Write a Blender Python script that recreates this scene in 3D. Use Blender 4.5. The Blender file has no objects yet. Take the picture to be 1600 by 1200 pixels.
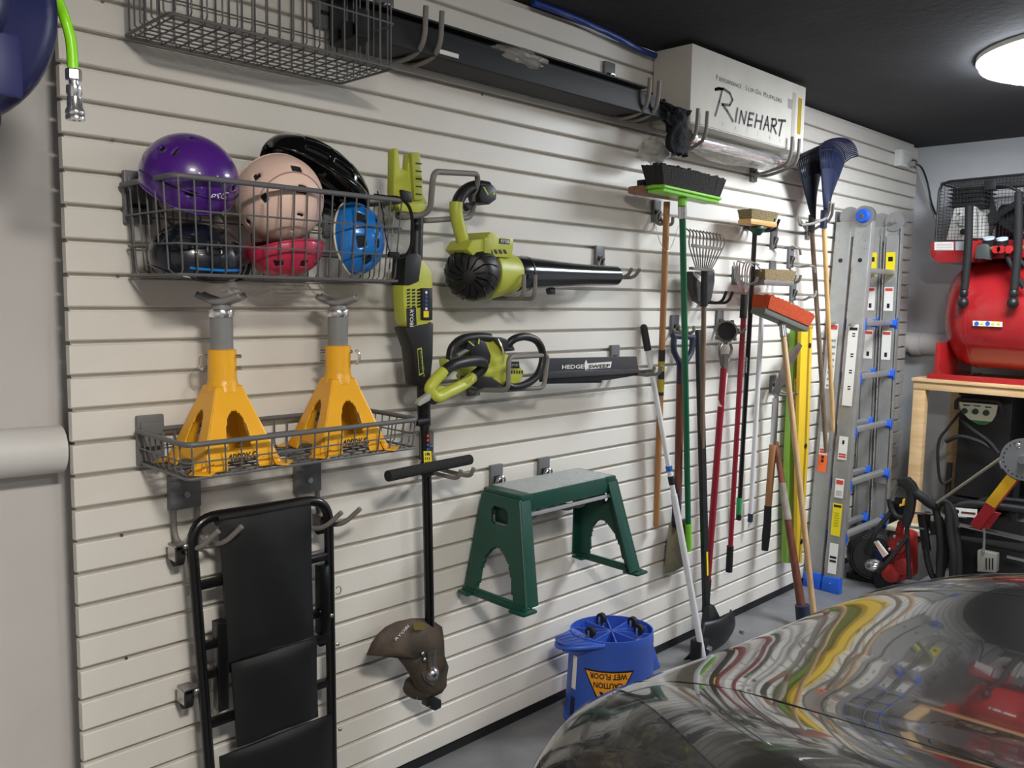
import bpy, math, random
from mathutils import Vector as V, Matrix, Quaternion
random.seed(7)
sc=bpy.context.scene
COL=sc.collection
# ---------------------------------------------------------------- camera
F=1341.736; YAW=0.786543767; PIT=-0.101766787; ROL=0.0169775764
Z0=1.47
CAM=V((-0.656630951,-2.05530425,0.0449277623+Z0))
fw=V((math.sin(YAW)*math.cos(PIT),math.cos(YAW)*math.cos(PIT),math.sin(PIT)))
_rt=fw.cross(V((0,0,1))).normalized(); _up=_rt.cross(fw)
RT=_rt*math.cos(ROL)+_up*math.sin(ROL); UP=_up*math.cos(ROL)-_rt*math.sin(ROL)
cd=bpy.data.cameras.new('camera'); cam=bpy.data.objects.new('camera',cd); COL.objects.link(cam)
cd.sensor_width=36; cd.lens=F/1600*36; cd.clip_start=.02
mw=Matrix((RT,UP,-fw)).transposed().to_4x4(); mw.translation=CAM; cam.matrix_world=mw
sc.camera=cam
# ---------------------------------------------------------------- world, lamps, exposure
w=bpy.data.worlds.new('world'); sc.world=w; w.use_nodes=True
w.node_tree.nodes['Background'].inputs[0].default_value=(.5,.55,.6,1); w.node_tree.nodes['Background'].inputs[1].default_value=.05
vs=sc.view_settings; vs.view_transform='Standard'; vs.look='None'; vs.gamma=1; vs.use_curve_mapping=False
vs.exposure=0.12
CEIL=2.483; XB=5.02; YR=-6.0; XF=-2.6
LAMP_POWER=120.0
LAMPS=[(3.27,-1.24,(.88,.94,1.0),.37,'round flush ceiling lamp glowing blue-white near the back corner'),
       (-.35,-2.35,(1,.95,.87),1.6,'round ceiling lamp above the photographer, out of the frame on the left'),
       (3.3,-3.6,(1,.97,.93),.6,'round ceiling lamp above the car, far from the slatted wall'),
       (0.2,-3.9,(1,.95,.88),.6,'round ceiling lamp behind the photographer')]
# ---------------------------------------------------------------- helpers
def _ray(px,py): return fw*F+RT*(px-800)-UP*(py-600)
def W(px,py,d=0.0):      # point seen at px,py at distance d in front of the slatted wall
    r=_ray(px,py); return CAM+r*((-d-CAM.y)/r.y)
def H(px,py,z=0.0):
    r=_ray(px,py); return CAM+r*((z-CAM.z)/r.z)
def B(px,py,X):
    r=_ray(px,py); return CAM+r*((X-CAM.x)/r.x)
def lin(c):
    return tuple(((x/255)/12.92 if x/255<=.04045 else ((x/255+.055)/1.055)**2.4) for x in c)
MATS={}
def mat(name,rgb,rough=.5,metal=0.,nz=0.,ns=30.,bump=0.,bs=80.,coat=0.,emit=None,es=0.,trans=0.,alpha=1.,rgb2=None,stretch=None,spec=.5,rvar=0.):
    if name in MATS: return MATS[name]
    m=bpy.data.materials.new(name); m.use_nodes=True; nt=m.node_tree; b=nt.nodes['Principled BSDF']
    c=lin(rgb)
    b.inputs['Base Color'].default_value=(*c,1); b.inputs['Roughness'].default_value=rough; b.inputs['Metallic'].default_value=metal
    b.inputs['Specular IOR Level'].default_value=spec
    if coat: b.inputs['Coat Weight'].default_value=coat; b.inputs['Coat Roughness'].default_value=.03
    if trans: b.inputs['Transmission Weight'].default_value=trans
    if alpha<1: b.inputs['Alpha'].default_value=alpha
    if emit: b.inputs['Emission Color'].default_value=(*emit,1); b.inputs['Emission Strength'].default_value=es
    tc=nt.nodes.new('ShaderNodeTexCoord'); mp=nt.nodes.new('ShaderNodeMapping'); nt.links.new(tc.outputs['Object'],mp.inputs['Vector'])
    if stretch: mp.inputs['Scale'].default_value=stretch
    if nz or rgb2:
        n=nt.nodes.new('ShaderNodeTexNoise'); n.inputs['Scale'].default_value=ns; n.inputs['Detail'].default_value=5
        nt.links.new(mp.outputs[0],n.inputs['Vector'])
        r=nt.nodes.new('ShaderNodeValToRGB'); r.color_ramp.elements[0].position=.35; r.color_ramp.elements[1].position=.65
        if rgb2: a_,b_=c,lin(rgb2)
        else: a_=tuple(x*(1-nz) for x in c); b_=tuple(min(1,x*(1+nz)) for x in c)
        r.color_ramp.elements[0].color=(*a_,1); r.color_ramp.elements[1].color=(*b_,1)
        nt.links.new(n.outputs['Fac'],r.inputs['Fac']); nt.links.new(r.outputs['Color'],b.inputs['Base Color'])
        if rvar:
            mr=nt.nodes.new('ShaderNodeMapRange'); mr.inputs['To Min'].default_value=max(.02,rough-rvar); mr.inputs['To Max'].default_value=min(1,rough+rvar)
            nt.links.new(n.outputs['Fac'],mr.inputs['Value']); nt.links.new(mr.outputs[0],b.inputs['Roughness'])
    if bump:
        n2=nt.nodes.new('ShaderNodeTexNoise'); n2.inputs['Scale'].default_value=bs; n2.inputs['Detail'].default_value=4
        nt.links.new(mp.outputs[0],n2.inputs['Vector'])
        bp=nt.nodes.new('ShaderNodeBump'); bp.inputs['Strength'].default_value=bump; bp.inputs['Distance'].default_value=.01
        nt.links.new(n2.outputs['Fac'],bp.inputs['Height']); nt.links.new(bp.outputs[0],b.inputs['Normal'])
    MATS[name]=m; return m
class G:
    def __init__(s): s.v=[]; s.f=[]
    def add(s,vs,fs):
        n=len(s.v); s.v+= [V(x) for x in vs]; s.f+=[tuple(i+n for i in f) for f in fs]; return s
    def box(s,c,sz,R=None):
        c=V(c); h=[x/2 for x in sz]; vs=[]
        for x in (-1,1):
            for y in (-1,1):
                for z in (-1,1):
                    q=V((x*h[0],y*h[1],z*h[2])); vs.append(c+(R@q if R else q))
        return s.add(vs,[(0,1,3,2),(4,6,7,5),(0,4,5,1),(2,3,7,6),(0,2,6,4),(1,5,7,3)])
    def bb(s,a,b):
        a=V(a);b=V(b); return s.box((a+b)/2,[abs(x) for x in (b-a)])
    def bar(s,p0,p1,wd,th,side=None):   # rectangular bar from p0 to p1; wd along side
        p0=V(p0);p1=V(p1); a=(p1-p0); L=a.length; a.normalize()
        sd=V(side) if side else V((1,0,0)); sd=(sd-a*sd.dot(a)).normalized(); t=a.cross(sd)
        R=Matrix((sd,t,a)).transposed(); return s.box((p0+p1)/2,(wd,th,L),R)
    def ring(s,c,u,v,r,n,ry=None):
        ry=r if ry is None else ry
        return [c+u*(r*math.cos(2*math.pi*i/n))+v*(ry*math.sin(2*math.pi*i/n)) for i in range(n)]
    def loft(s,rings,caps=True,closed=False):
        n=len(rings[0]); vs=[p for r in rings for p in r]; fs=[]
        m=len(rings)
        for j in range(m if closed else m-1):
            for i in range(n):
                a=j*n+i; b=j*n+(i+1)%n; k=((j+1)%m)*n
                fs.append((a,b,k+(i+1)%n,k+i))
        if caps and not closed: fs.append(tuple(range(n-1,-1,-1))); fs.append(tuple((m-1)*n+i for i in range(n)))
        return s.add(vs,fs)
    def cyl(s,p0,p1,r0,r1=None,n=16,caps=True):
        p0=V(p0);p1=V(p1); r1=r0 if r1 is None else r1
        a=(p1-p0).normalized(); u=a.orthogonal().normalized(); v=a.cross(u)
        return s.loft([s.ring(p0,u,v,r0,n),s.ring(p1,u,v,r1,n)],caps)
    def lathe(s,prof,o,axis=(0,0,1),n=24,caps=True):
        o=V(o); a=V(axis).normalized(); u=a.orthogonal().normalized(); v=a.cross(u)
        return s.loft([s.ring(o+a*h,u,v,max(r,1e-4),n) for r,h in prof],caps)
    def tube(s,pts,r,n=8,closed=False,flat=None):
        pts=[V(p) for p in pts]; m=len(pts); R=r if isinstance(r,(list,tuple)) else [r]*m
        rings=[]; u=None
        for i in range(m):
            if closed: t=pts[(i+1)%m]-pts[i-1]
            else: t=pts[min(i+1,m-1)]-pts[max(i-1,0)]
            t.normalize()
            if u is None: u=t.orthogonal().normalized()
            else:
                u=u-t*u.dot(t)
                u=u.normalized() if u.length>1e-6 else t.orthogonal().normalized()
            v=t.cross(u)
            rings.append(s.ring(pts[i],u,v,R[i],n,R[i]*(flat or 1)))
        return s.loft(rings,True,closed)
    def ell(s,c,r,R=None,nu=24,nv=14,v0=-90,v1=90):
        c=V(c); rings=[]
        for j in range(nv+1):
            la=math.radians(v0+(v1-v0)*j/nv); cr=max(math.cos(la),1e-3)
            rg=[]
            for i in range(nu):
                lo=2*math.pi*i/nu; q=V((r[0]*cr*math.cos(lo),r[1]*cr*math.sin(lo),r[2]*math.sin(la)))
                rg.append(c+(R@q if R else q))
            rings.append(rg)
        return s.loft(rings)
    def prism(s,poly,off):
        off=V(off); n=len(poly); a=[V(p) for p in poly]; b=[p+off for p in a]
        return s.add(a+b,[tuple(range(n)),tuple(range(2*n-1,n-1,-1))]+[(i,i+n,(i+1)%n+n,(i+1)%n) for i in range(n)])
    def frame(s,outer,inner,off):     # plate with one hole; same vertex counts
        off=V(off); n=len(outer); o=[V(p) for p in outer]; q=[V(p) for p in inner]
        vs=o+q+[p+off for p in o]+[p+off for p in q]; fs=[]
        for i in range(n):
            j=(i+1)%n
            fs+=[(i,j,n+j,n+i),(2*n+i,3*n+i,3*n+j,2*n+j),(i,2*n+i,2*n+j,j),(n+i,n+j,3*n+j,3*n+i)]
        return s.add(vs,fs)
    def grid(s,fn,nu,nv,closed_u=False):
        vs=[fn(i/nu,j/nv) for j in range(nv+1) for i in range(nu+1)]
        return s.add(vs,[(j*(nu+1)+i,j*(nu+1)+i+1,(j+1)*(nu+1)+i+1,(j+1)*(nu+1)+i) for j in range(nv) for i in range(nu)])
def fillet(pts,r,k=5,closed=False):
    pts=[V(p) for p in pts]; out=[]; m=len(pts)
    for i in range(m):
        if not closed and i in (0,m-1): out.append(pts[i]); continue
        p=pts[i]; a=pts[i-1]-p; b=pts[(i+1)%m]-p; la=min(r,a.length*.49); lb=min(r,b.length*.49)
        A=p+a.normalized()*la; Bq=p+b.normalized()*lb
        for j in range(k+1):
            t=j/k; out.append(A*(1-t)**2+p*2*t*(1-t)+Bq*t*t)
    return out
def smoothpath(pts,k=6,closed=False):   # Catmull-Rom
    pts=[V(p) for p in pts]; m=len(pts); out=[]
    rng=range(m) if closed else range(m-1)
    for i in rng:
        p0=pts[i-1] if (closed or i>0) else pts[i]; p1=pts[i]; p2=pts[(i+1)%m]; p3=pts[(i+2)%m] if (closed or i+2<m) else pts[i+1]
        for j in range(k):
            t=j/k; out.append(.5*((2*p1)+(p2-p0)*t+(2*p0-5*p1+4*p2-p3)*t*t+(3*p1-p0-3*p2+p3)*t**3))
    if not closed: out.append(pts[-1])
    return out
WL={}
def thing(name,label,cat,loc,group=None):
    o=bpy.data.objects.new(name,None); o.empty_display_size=.05; COL.objects.link(o); o.location=loc
    o['label']=label; o['category']=cat
    if group: o['group']=group
    WL[o.name]=V(loc); return o
def wl(o):
    p=V((0,0,0))
    while o: p+=V(o.location); o=o.parent
    return p
def part(name,g,m,parent=None,smooth=False,bevel=0,label=None,kind=None,loc=None):
    """links g (built in world coordinates) as ONE mesh object under parent"""
    base=wl(parent) if parent else V((0,0,0))
    o_loc=V(loc)-base if loc is not None else V((0,0,0))
    me=bpy.data.meshes.new(name); b=base+o_loc
    me.from_pydata([p-b for p in g.v],[],g.f); me.materials.append(m); me.validate(); me.update()
    import bmesh
    bm=bmesh.new(); bm.from_mesh(me); bmesh.ops.recalc_face_normals(bm,faces=bm.faces)
    if bevel:
        es=[e for e in bm.edges if len(e.link_faces)==2 and e.calc_face_angle(0)>.5]
        try: bmesh.ops.bevel(bm,geom=es,offset=bevel,segments=2,affect='EDGES',profile=.6,clamp_overlap=True)
        except Exception: pass
    bm.to_mesh(me); bm.free()
    if smooth or bevel:
        for p in me.polygons: p.use_smooth=True
        try: me.set_sharp_from_angle(angle=math.radians(45 if smooth!=2 else 180))
        except Exception: pass
    o=bpy.data.objects.new(name,me); COL.objects.link(o); o.location=o_loc
    if parent: o.parent=parent
    if label: o['label']=label
    if kind: o['kind']=kind
    return o
def single(name,label,cat,g,m,loc,smooth=False,bevel=0,group=None):
    o=part(name,g,m,None,smooth,bevel,label,None,loc); o['category']=cat
    if group: o['group']=group
    return o
def text(body,size,o,xd,ud,m,parent,name='lettering',width=None,shear=0,th=.0006,bold=0.,label=None):
    c=bpy.data.curves.new(name,'FONT'); c.body=body; c.size=1; c.shear=shear; c.offset=bold; c.resolution_u=2
    c.fill_mode='BOTH'; c.extrude=0
    ob=bpy.data.objects.new('tmp',c); COL.objects.link(ob); bpy.context.view_layer.update()
    me=bpy.data.meshes.new_from_object(ob.evaluated_get(bpy.context.evaluated_depsgraph_get()))
    bpy.data.objects.remove(ob); bpy.data.curves.remove(c)
    xd=V(xd).normalized(); ud=V(ud).normalized(); nrm=xd.cross(ud); o=V(o)
    xs=[v.co.x for v in me.vertices]; 
    if not xs: return None
    wdt=max(xs)-min(xs); x0=min(xs); sx=(width/wdt) if width else size
    base=wl(parent)
    for v in me.vertices:
        v.co=o+xd*((v.co.x-x0)*sx)+ud*(v.co.y*size)+nrm*th-base
    me.materials.append(m); me.name=name
    p=bpy.data.objects.new(name,me); COL.objects.link(p); p.parent=parent
    if label: p['label']=label
    return p
def stroke(g,pts,wd,n,nrm,off):       # flat brush stroke
    for a,b in zip(pts[:-1],pts[1:]):
        a=V(a);b=V(b); t=(b-a); L=t.length
        if L<1e-6: continue
        t.normalize(); s_=t.cross(nrm).normalized()*(wd/2); a2=a-t*wd*.25+nrm*off; b2=b+t*wd*.25+nrm*off
        g.add([a2-s_,a2+s_,b2+s_,b2-s_],[(0,1,2,3)])
def struct(name,g,m,parent=None,**k):
    o=part(name,g,m,parent,**k)
    if not parent: o['kind']='structure'
    return o
# ---------------------------------------------------------------- materials
M_wall=mat('painted_wall',(205,202,200),.85,bump=.15,bs=25,nz=.03,ns=3)
M_wallb=mat('back_wall_paint',(222,225,230),.85,bump=.15,bs=25,nz=.04,ns=3)
M_slat=mat('slat_pvc',(226,222,214),.42,bump=.05,bs=200,nz=.02,ns=5)
M_ceil=mat('dark_ceiling',(54,56,60),.9,nz=.12,ns=3,bump=.2,bs=30)
M_floor=mat('floor_epoxy',(112,112,114),.35,nz=.12,ns=9,bump=.03,bs=60)
M_blk=mat('black_plastic',(24,25,27),.45,nz=.1,ns=20)
M_blkg=mat('black_gloss',(12,13,15),.12,coat=.5)
M_rub=mat('black_rubber',(20,20,21),.75,bump=.1)
M_wire=mat('grey_wire_coat',(98,99,100),.45)
M_brk=mat('grey_bracket',(104,106,108),.4)
M_brkd=mat('dark_slot',(30,31,33),.6)
M_prong=mat('prong_vinyl',(122,118,112),.55)
M_chr=mat('chrome',(235,235,238),.2,.9)
M_zinc=mat('zinc',(190,190,190),.3,1.)
M_stl=mat('worn_steel',(120,116,110),.45,.8,nz=.25,ns=25)
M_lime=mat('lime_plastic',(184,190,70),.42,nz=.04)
M_limed=mat('lime_plastic_dark',(166,174,62),.5)  # darker lime tone for rails, ribs, webs and lettering
M_yel=mat('yellow_enamel',(240,174,30),.38,nz=.04,ns=8,coat=.15)
M_wht=mat('white_plastic',(235,235,232),.4)
M_sticker=mat('sticker_white',(232,230,225),.5)
M_red_s=mat('sticker_red',(205,70,60),.5)
M_yel_s=mat('sticker_yellow',(235,215,30),.5)
M_blk_s=mat('sticker_black',(20,20,22),.5)
M_org_s=mat('sticker_orange',(250,110,50),.5)
M_blu_s=mat('sticker_blue',(40,90,170),.5)
# ================================================================ setting
WALLY=.13
def plane_box(a,b): return G().bb(a,b)
struct('floor',G().bb((XF-.1,YR-.1,-.1),(XB+.1,WALLY+.1,0)),M_floor)
struct('ceiling',G().bb((XF-.1,YR-.1,CEIL),(XB+.1,WALLY+.1,CEIL+.1)),M_ceil)
struct('wall_back',G().bb((XB,YR-.1,0),(XB+.1,WALLY,CEIL)),M_wallb)
struct('wall_right',G().bb((XF,YR-.1,0),(XB,YR,CEIL)),M_wall)
struct('wall_front',G().bb((XF-.1,YR,0),(XF,WALLY,CEIL)),M_wall)
wallL=struct('wall_left',G().bb((XF-.1,WALLY,0),(XB+.1,WALLY+.1,CEIL)),M_wall)
LEN=4.885; S=.0762; GAP=.0102
part('wall_backing',G().bb((.012,.022,.03),(LEN-.01,.032,CEIL-.005)),M_slat,wallL,label='backing board behind the white slats')
# battens that hold the slatted panel off the wall
for x in (.1,1.3,2.5,3.7,4.8): part('batten',G().bb((x-.02,.032,.02),(x+.02,WALLY,CEIL-.02)),M_blk,wallL)
slat_me=None
def slat_mesh(h):
    g=G(); prof=[(0.0,0),(.0,-.0),(0,0)]
    # cross-section (y,z): front face y=0, top and bottom eased, lip running back to the backing
    pr=[(.0225,h),(.0022,h),(0,h-.0022),(0,.003),(.003,0),(.006,-.0008),(.0225,-.0008)]
    a=[V((0,y,z)) for y,z in pr]; return g.prism(a,(LEN,0,0))
k=-13
zs=[Z0-kk*S for kk in range(-13,20)]
for i in range(len(zs)):
    zt=zs[i]-GAP/2                      # slat hangs below groove i
    zb=(zs[i+1]+GAP/2) if i+1<len(zs) else .03
    if zb<.03: zb=.03
    if zt-zb<.02: continue
    full=abs((zt-zb)-(S-GAP))<1e-4
    if full and slat_me is not None:
        o=bpy.data.objects.new('slat',slat_me); COL.objects.link(o); o.parent=wallL; o.location=(0,0,zb)
    else:
        o=part('slat',slat_mesh(zt-zb),M_slat,wallL); o.location=(0,0,zb)
        if full: slat_me=o.data
zt=CEIL-.004; zb=zs[0]+GAP/2
if zt-zb>.015: o=part('slat',slat_mesh(zt-zb),M_slat,wallL); o.location=(0,0,zb)
struct('baseboard_left',G().bb((0,-.004,0),(LEN,.03,.028)),M_blk)
# small dark screw holes in the grooves
for px,py in ((176,219),(190,836),(197,1028),(753,148),(160,3),(184,432)):
    q=W(px,py,0); part('screw_head',G().cyl((q.x,.002,q.z),(q.x,-.0035,q.z),.0035,n=8),M_stl,wallL)
# ---- ceiling lamps (the one in view, and its fellows out of frame)
for lx,ly,colr,pw,lab in LAMPS:
    t=thing('ceiling_lamp',lab,'lamp',(lx,ly,CEIL)); k=2.17 if ly==-1.24 else 1.0
    part('lamp_base',G().lathe([(.19*k,0),(.19*k,-.018),(.185*k,-.02)],(lx,ly,CEIL),n=56),M_wht,t,smooth=True)
    em=mat('lamp_diffuser_%d'%round(lx*10),(255,255,255),.4,emit=colr,es=LAMP_POWER*pw)
    part('diffuser',G().lathe([(.184*k,-.020),(.184*k,-.040),(.165*k,-.055),(.12*k,-.066),(.06*k,-.072),(.001,-.074)],(lx,ly,CEIL),n=56),em,t,smooth=True,label='glowing white diffuser')
# ---- waste pipe behind the panel, seen left and right of it
M_pipe=mat('pipe_paint',(214,212,210),.45,bump=.05)
a=W(-5,698,.0); a.y=.035
g=G().cyl((-1.9,.074,1.19),(-.003,.074,1.145),.055,n=28)
pL=thing('drain_pipe','thick white horizontal drain pipe at the left end of the slatted wall','pipe',(-.4,.074,1.15))
part('pipe_run',g,M_pipe,pL,smooth=True)
part('pipe_joint',G().cyl((-.42,.074,1.158),(-.30,.074,1.154),.061,n=28),M_pipe,pL,smooth=True)
part('pipe_clip',G().cyl((-.75,.074,1.165),(-.73,.074,1.164),.0605,n=28),M_brk,pL,smooth=True)
# right: horizontal pipe going into the back corner, vertical stack with curved joint
pR=thing('drain_pipe','white painted drain pipe with elbow in the back corner, right of the slatted wall','pipe',(4.93,-.1,1.3))
z1=B(1440,537,4.93).z
part('pipe_run',G().cyl((4.945,.11,z1+.01),(4.945,-.95,z1-.02),.066,n=28),M_pipe,pR,smooth=True)
part('pipe_joint',G().cyl((4.945,-.02,z1),(4.945,-.08,z1),.072,n=28),M_pipe,pR,smooth=True)
part('pipe_sleeve',G().cyl((4.945,.10,z1),(4.945,.06,z1),.076,n=28),M_rub,pR,smooth=True,label='black rubber sleeve')
# ================================================================ hooks
def plate(t,x,z,w=.05,h=.085,m=None):
    part('bracket_plate',G().box((x,-.006,z),(w,.014,h)),m or M_brk,t,bevel=.003)
    part('bracket_slot',G().box((x,-.0145,z-.012),(w*.55,.004,h*.38)),M_brkd,t,bevel=.001,label='dark recess in the bracket')
    part('lock_lever',G().tube(fillet([(x-w*.2,-.016,z-.03),(x-w*.2,-.026,z+.0),(x+w*.2,-.026,z+.0),(x+w*.2,-.016,z-.03)],.008),.0035,6),M_zinc,t,smooth=True)
def double_hook(x,z,reach,gap,lab,rise=.05,r=.0065,drop=0.,plate_z=None,group='grey double hooks on the slatted wall',grip=None,tilt=0.,skew=0.):
    pz=z if plate_z is None else plate_z
    t=thing('double_hook',lab,'hook',(x,0,pz),group)
    plate(t,x,pz)
    for s in (-1,1):
        xx=x+s*gap/2; xo=xx+skew
        pts=fillet([(x+s*.014,-.012,pz-.015),(xx,-.03,z-drop),(xo,-reach,z-drop),(xo,-reach-tilt,z-drop+rise)],.03,6)
        part('prong',G().tube(pts,r,10),grip or M_prong,t,smooth=True)
    return t
def loop_hook(pxs,d,lab,plate_px,wall_pts=None):
    q=W(*plate_px,0)
    t=thing('loop_hook',lab,'hook',(q.x,0,q.z))
    plate(t,q.x,q.z)
    pts=[W(px,py,dd) for px,py,dd in pxs]
    part('loop',G().tube(fillet(pts,.03,6),.008,10),M_prong,t,smooth=True)
    return t
# ================================================================ wire baskets
def basket(x0,x1,z0,z1,yf,lab,nx,ny,rows,brackets,taper=.0):
    t=thing('wire_basket',lab,'basket',((x0+x1)/2,0,z0))
    yb=-.018
    rim=fillet([(x0,yb,z1),(x0,yf,z1),(x1,yf,z1),(x1,yb,z1)],.03,5)
    rimb=[V((x0,yb,z1)),V((x1,yb,z1))]
    part('rim',G().tube(rim,.0062,10),M_wire,t,smooth=True)
    part('rim',G().tube(rimb,.0062,10),M_wire,t,smooth=True)
    tp=taper
    r=.0021
    for i in range(nx+1):            # U-shaped wires front-bottom-back
        x=x0+.012+(x1-x0-.024)*i/nx
        xb=x0+tp+.012+(x1-x0-2*tp-.024)*i/nx
        pts=[(x,yf,z1),(xb,yf+tp,z0+.015),(xb,yf+tp+.015,z0),(xb,yb-.015,z0),(xb,yb,z0+.015),(x,yb,z1)]
        part('wire',G().tube(pts,r,5),M_wire,t,smooth=True)
    for j in range(1,ny):            # U-shaped wires left-bottom-right
        y=yb+(yf-yb)*j/ny; y2=yb+(yf+tp-yb)*j/ny
        pts=[(x0,y,z1),(x0+tp,y2,z0+.015),(x0+tp+.015,y2,z0+.003),(x1-tp-.015,y2,z0+.003),(x1-tp,y2,z0+.015),(x1,y,z1)]
        part('wire',G().tube(pts,r,5),M_wire,t,smooth=True)
    for k in range(rows+1):
        f=k/(rows+1); z=z0+(z1-z0)*f; q=tp*(1-f)
        if k==0: rr=.0035; z=z0+.004
        else: rr=r
        pts=[(x0+q,yb,z),(x0+q,yf+q,z),(x1-q,yf+q,z),(x1-q,yb,z)]
        part('wire',G().tube(fillet(pts,.012,3,True),rr,6,True),M_wire,t,smooth=True)
    for bx in brackets:
        part('bracket_plate',G().bb((bx-.032,-.003,z1-.085),(bx+.032,-.019,z1+.035)),M_brk,t,bevel=.004)
        part('bracket_plate',G().bb((bx-.026,-.019,z1-.012),(bx+.026,-.025,z1+.02)),M_brk,t,bevel=.002)
        part('bracket_slot',G().bb((bx-.02,-.0185,z1-.05),(bx+.02,-.0215,z1-.04)),M_brkd,t)
    return t
bH=basket(.118,.722,1.545,1.752,-.285,'deep grey wire basket on the slatted wall, filled with helmets',17,6,2,(.155,.685),taper=.012)
bJ=basket(.138,.777,1.103,1.184,-.278,'shallow grey wire basket holding two yellow jack stands',16,8,1,(.17,.745),taper=.006)
bT=basket(.133,.707,2.078,2.30,-.258,'empty grey wire basket at the top of the wall, under the dark ceiling',16,8,1,(.17,.66))
# ================================================================ helmets
M_pur=mat('purple_paint',(80,34,132),.3,nz=.05,ns=200,coat=.6)
M_pink=mat('pale_pink_matt',(236,204,188),.45,nz=.06,ns=4)
M_blue=mat('blue_shell',(28,120,205),.3,coat=.4)
M_red=mat('raspberry_shell',(190,46,78),.38,coat=.2)
M_nvy=mat('dark_navy_shell',(26,30,40),.3,coat=.3,nz=.2,ns=12)
M_foam=mat('helmet_foam',(26,26,28),.8,bump=.2)
M_strap=mat('strap_webbing',(14,14,15),.8)
M_cream=mat('cream_foam',(225,215,195),.7)
def helmet(lab,c,r,R,m,vents,lo=-18,rimm=None,nu=72,nv=36,extra=None):
    c=V(c)
    t=thing('helmet',lab,'helmet',c,'helmets in the wire basket' if False else None)
    def P(az,el,k=1.0):
        a=math.radians(az); e=math.radians(el)
        q=V((r[0]*math.cos(e)*math.cos(a),r[1]*math.cos(e)*math.sin(a),r[2]*math.sin(e)))*k
        return c+R@q
    def front(az):     # raised brow and ear cut-outs of the rim
        a=math.radians(az); return lo+6*math.cos(2*a)
    vs=[];fs=[]
    def hole(az,el):
        for (a0,e0,wa,we) in vents:
            da=(az-a0+180)%360-180
            if abs(da)*max(.25,math.cos(math.radians(el)))<wa and abs(el-e0)<we: return True
        return False
    for j in range(nv+1):
        for i in range(nu):
            az=360*i/nu; l=front(az); el=l+(89.5-l)*j/nv; vs.append(P(az,el))
    for j in range(nv):
        for i in range(nu):
            az=360*(i+.5)/nu; l=front(az); el=l+(89.5-l)*(j+.5)/nv
            if hole(az,el): continue
            fs.append((j*nu+i,j*nu+(i+1)%nu,(j+1)*nu+(i+1)%nu,(j+1)*nu+i))
    g=G().add(vs,fs)
    o=part('shell',g,m,t,smooth=2)
    md=o.modifiers.new('s','SOLIDIFY'); md.thickness=.004; md.offset=-1
    g=G(); rings=[]
    for k_ in (.965,.9):
        rings.append([P(360*i/40,front(360*i/40)+1,k_) for i in range(40)])
    vs=[P(360*i/40,front(360*i/40)+(88-front(360*i/40))*j/12,.955) for j in range(13) for i in range(40)]
    fs=[(j*40+i,j*40+(i+1)%40,(j+1)*40+(i+1)%40,(j+1)*40+i) for j in range(12) for i in range(40)]
    part('liner',G().add(vs,fs).loft([[P(360*i/40,front(360*i/40),.955) for i in range(40)],[P(360*i/40,front(360*i/40)+4,.80) for i in range(40)]],caps=False),M_foam,t,smooth=2)
    part('rim_band',G().tube([P(360*i/48,front(360*i/48)-.5,.99) for i in range(48)],.0035,6,True),rimm or m,t,smooth=True)
    if extra: extra(t,P)
    return t
def RE(rx,ry,rz):
    from mathutils import Euler
    return Euler((math.radians(rx),math.radians(ry),math.radians(rz))).to_matrix()
# purple: crown up, tilted; vents as slots
hp=W(298,285,.17)
def purple_x(t,P):
    for (a0,e0,w0,h0) in ((200,52,4,3),(232,60,5,3),(262,66,4,3),(214,30,5,3)):
        pass
    g=G().tube([P(a,-2+2*math.sin(math.radians(a*2)),1.004) for a in range(185,365,6)],.0022,6)
    part('trim_line',g,mat('purple_dark',(50,18,90),.5),t,smooth=True)
    a=P(283,-6,1.012); b=P(300,-2,1.012); 
    text('PSC',.02,a,(b-a),(P(283,10,1.0)-P(283,-6,1.0)),M_wht,t,width=.045,th=.001,shear=.3)
    for e in (-12,):
        part('strap',G().tube(smoothpath([P(300,-18,.95),P(300,-18,.95)+V((.02,-.0,-.05)),P(250,-18,.9)+V((.0,.0,-.07)),P(200,-18,.95)]),.006,6,flat=.3),M_strap,t,smooth=True)
helmet('glossy purple skate helmet, leftmost in the helmet basket',(hp.x,-.165,hp.z+.008),(.106,.1,.098),RE(24,8,-10),M_pur,
  [(205,38,3,4),(228,42,2.2,5),(236,74,5,2),(318,12,4.5,3.4),(262,-2,6,3),(20,40,5,4),(60,40,5,4),(100,40,5,4),(140,40,5,4)],lo=-24,extra=purple_x)
hk=W(442,305,.17)
def pink_x(t,P):
    part('trim_line',G().tube([P(a,26-14*math.sin(math.radians((a-35)*180/110)),1.003) for a in range(35,146,5)],.002,6),mat('pink_trim_dark',(176,140,134),.5),t,smooth=True)  # trim line in a deeper pink than the shell
    part('rivet',G().ell(P(40,-18,1.0),(.003,.003,.003),None,8,6),M_foam,t)
helmet('pale pink child helmet standing upright between the purple and black helmets',(hk.x-.006,-.165,hk.z-.010),(.104,.108,.104),RE(138,0,-6),M_pink,
  [(86,4,7,5),(84,34,7,5),(140,4,6,5),(146,34,5,5),(80,66,5,2),(200,30,5,4),(250,30,5,4),(300,30,5,4)],lo=-34,extra=pink_x)
hb=W(553,372,.2)
def blue_x(t,P):
    pass
helmet('bright blue child helmet with black vents, at the right end of the basket',(hb.x,-.2,hb.z-.002),(.092,.075,.078),RE(0,84,-50),M_blue,
  [(190,30,9,9),(235,28,9,9),(280,28,9,9),(320,30,9,9),(140,30,9,9),(90,30,9,9),(40,30,9,9),(205,62,7,5),(300,62,7,5)],lo=-16,rimm=M_cream)
hr=W(455,400,.2)
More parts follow.
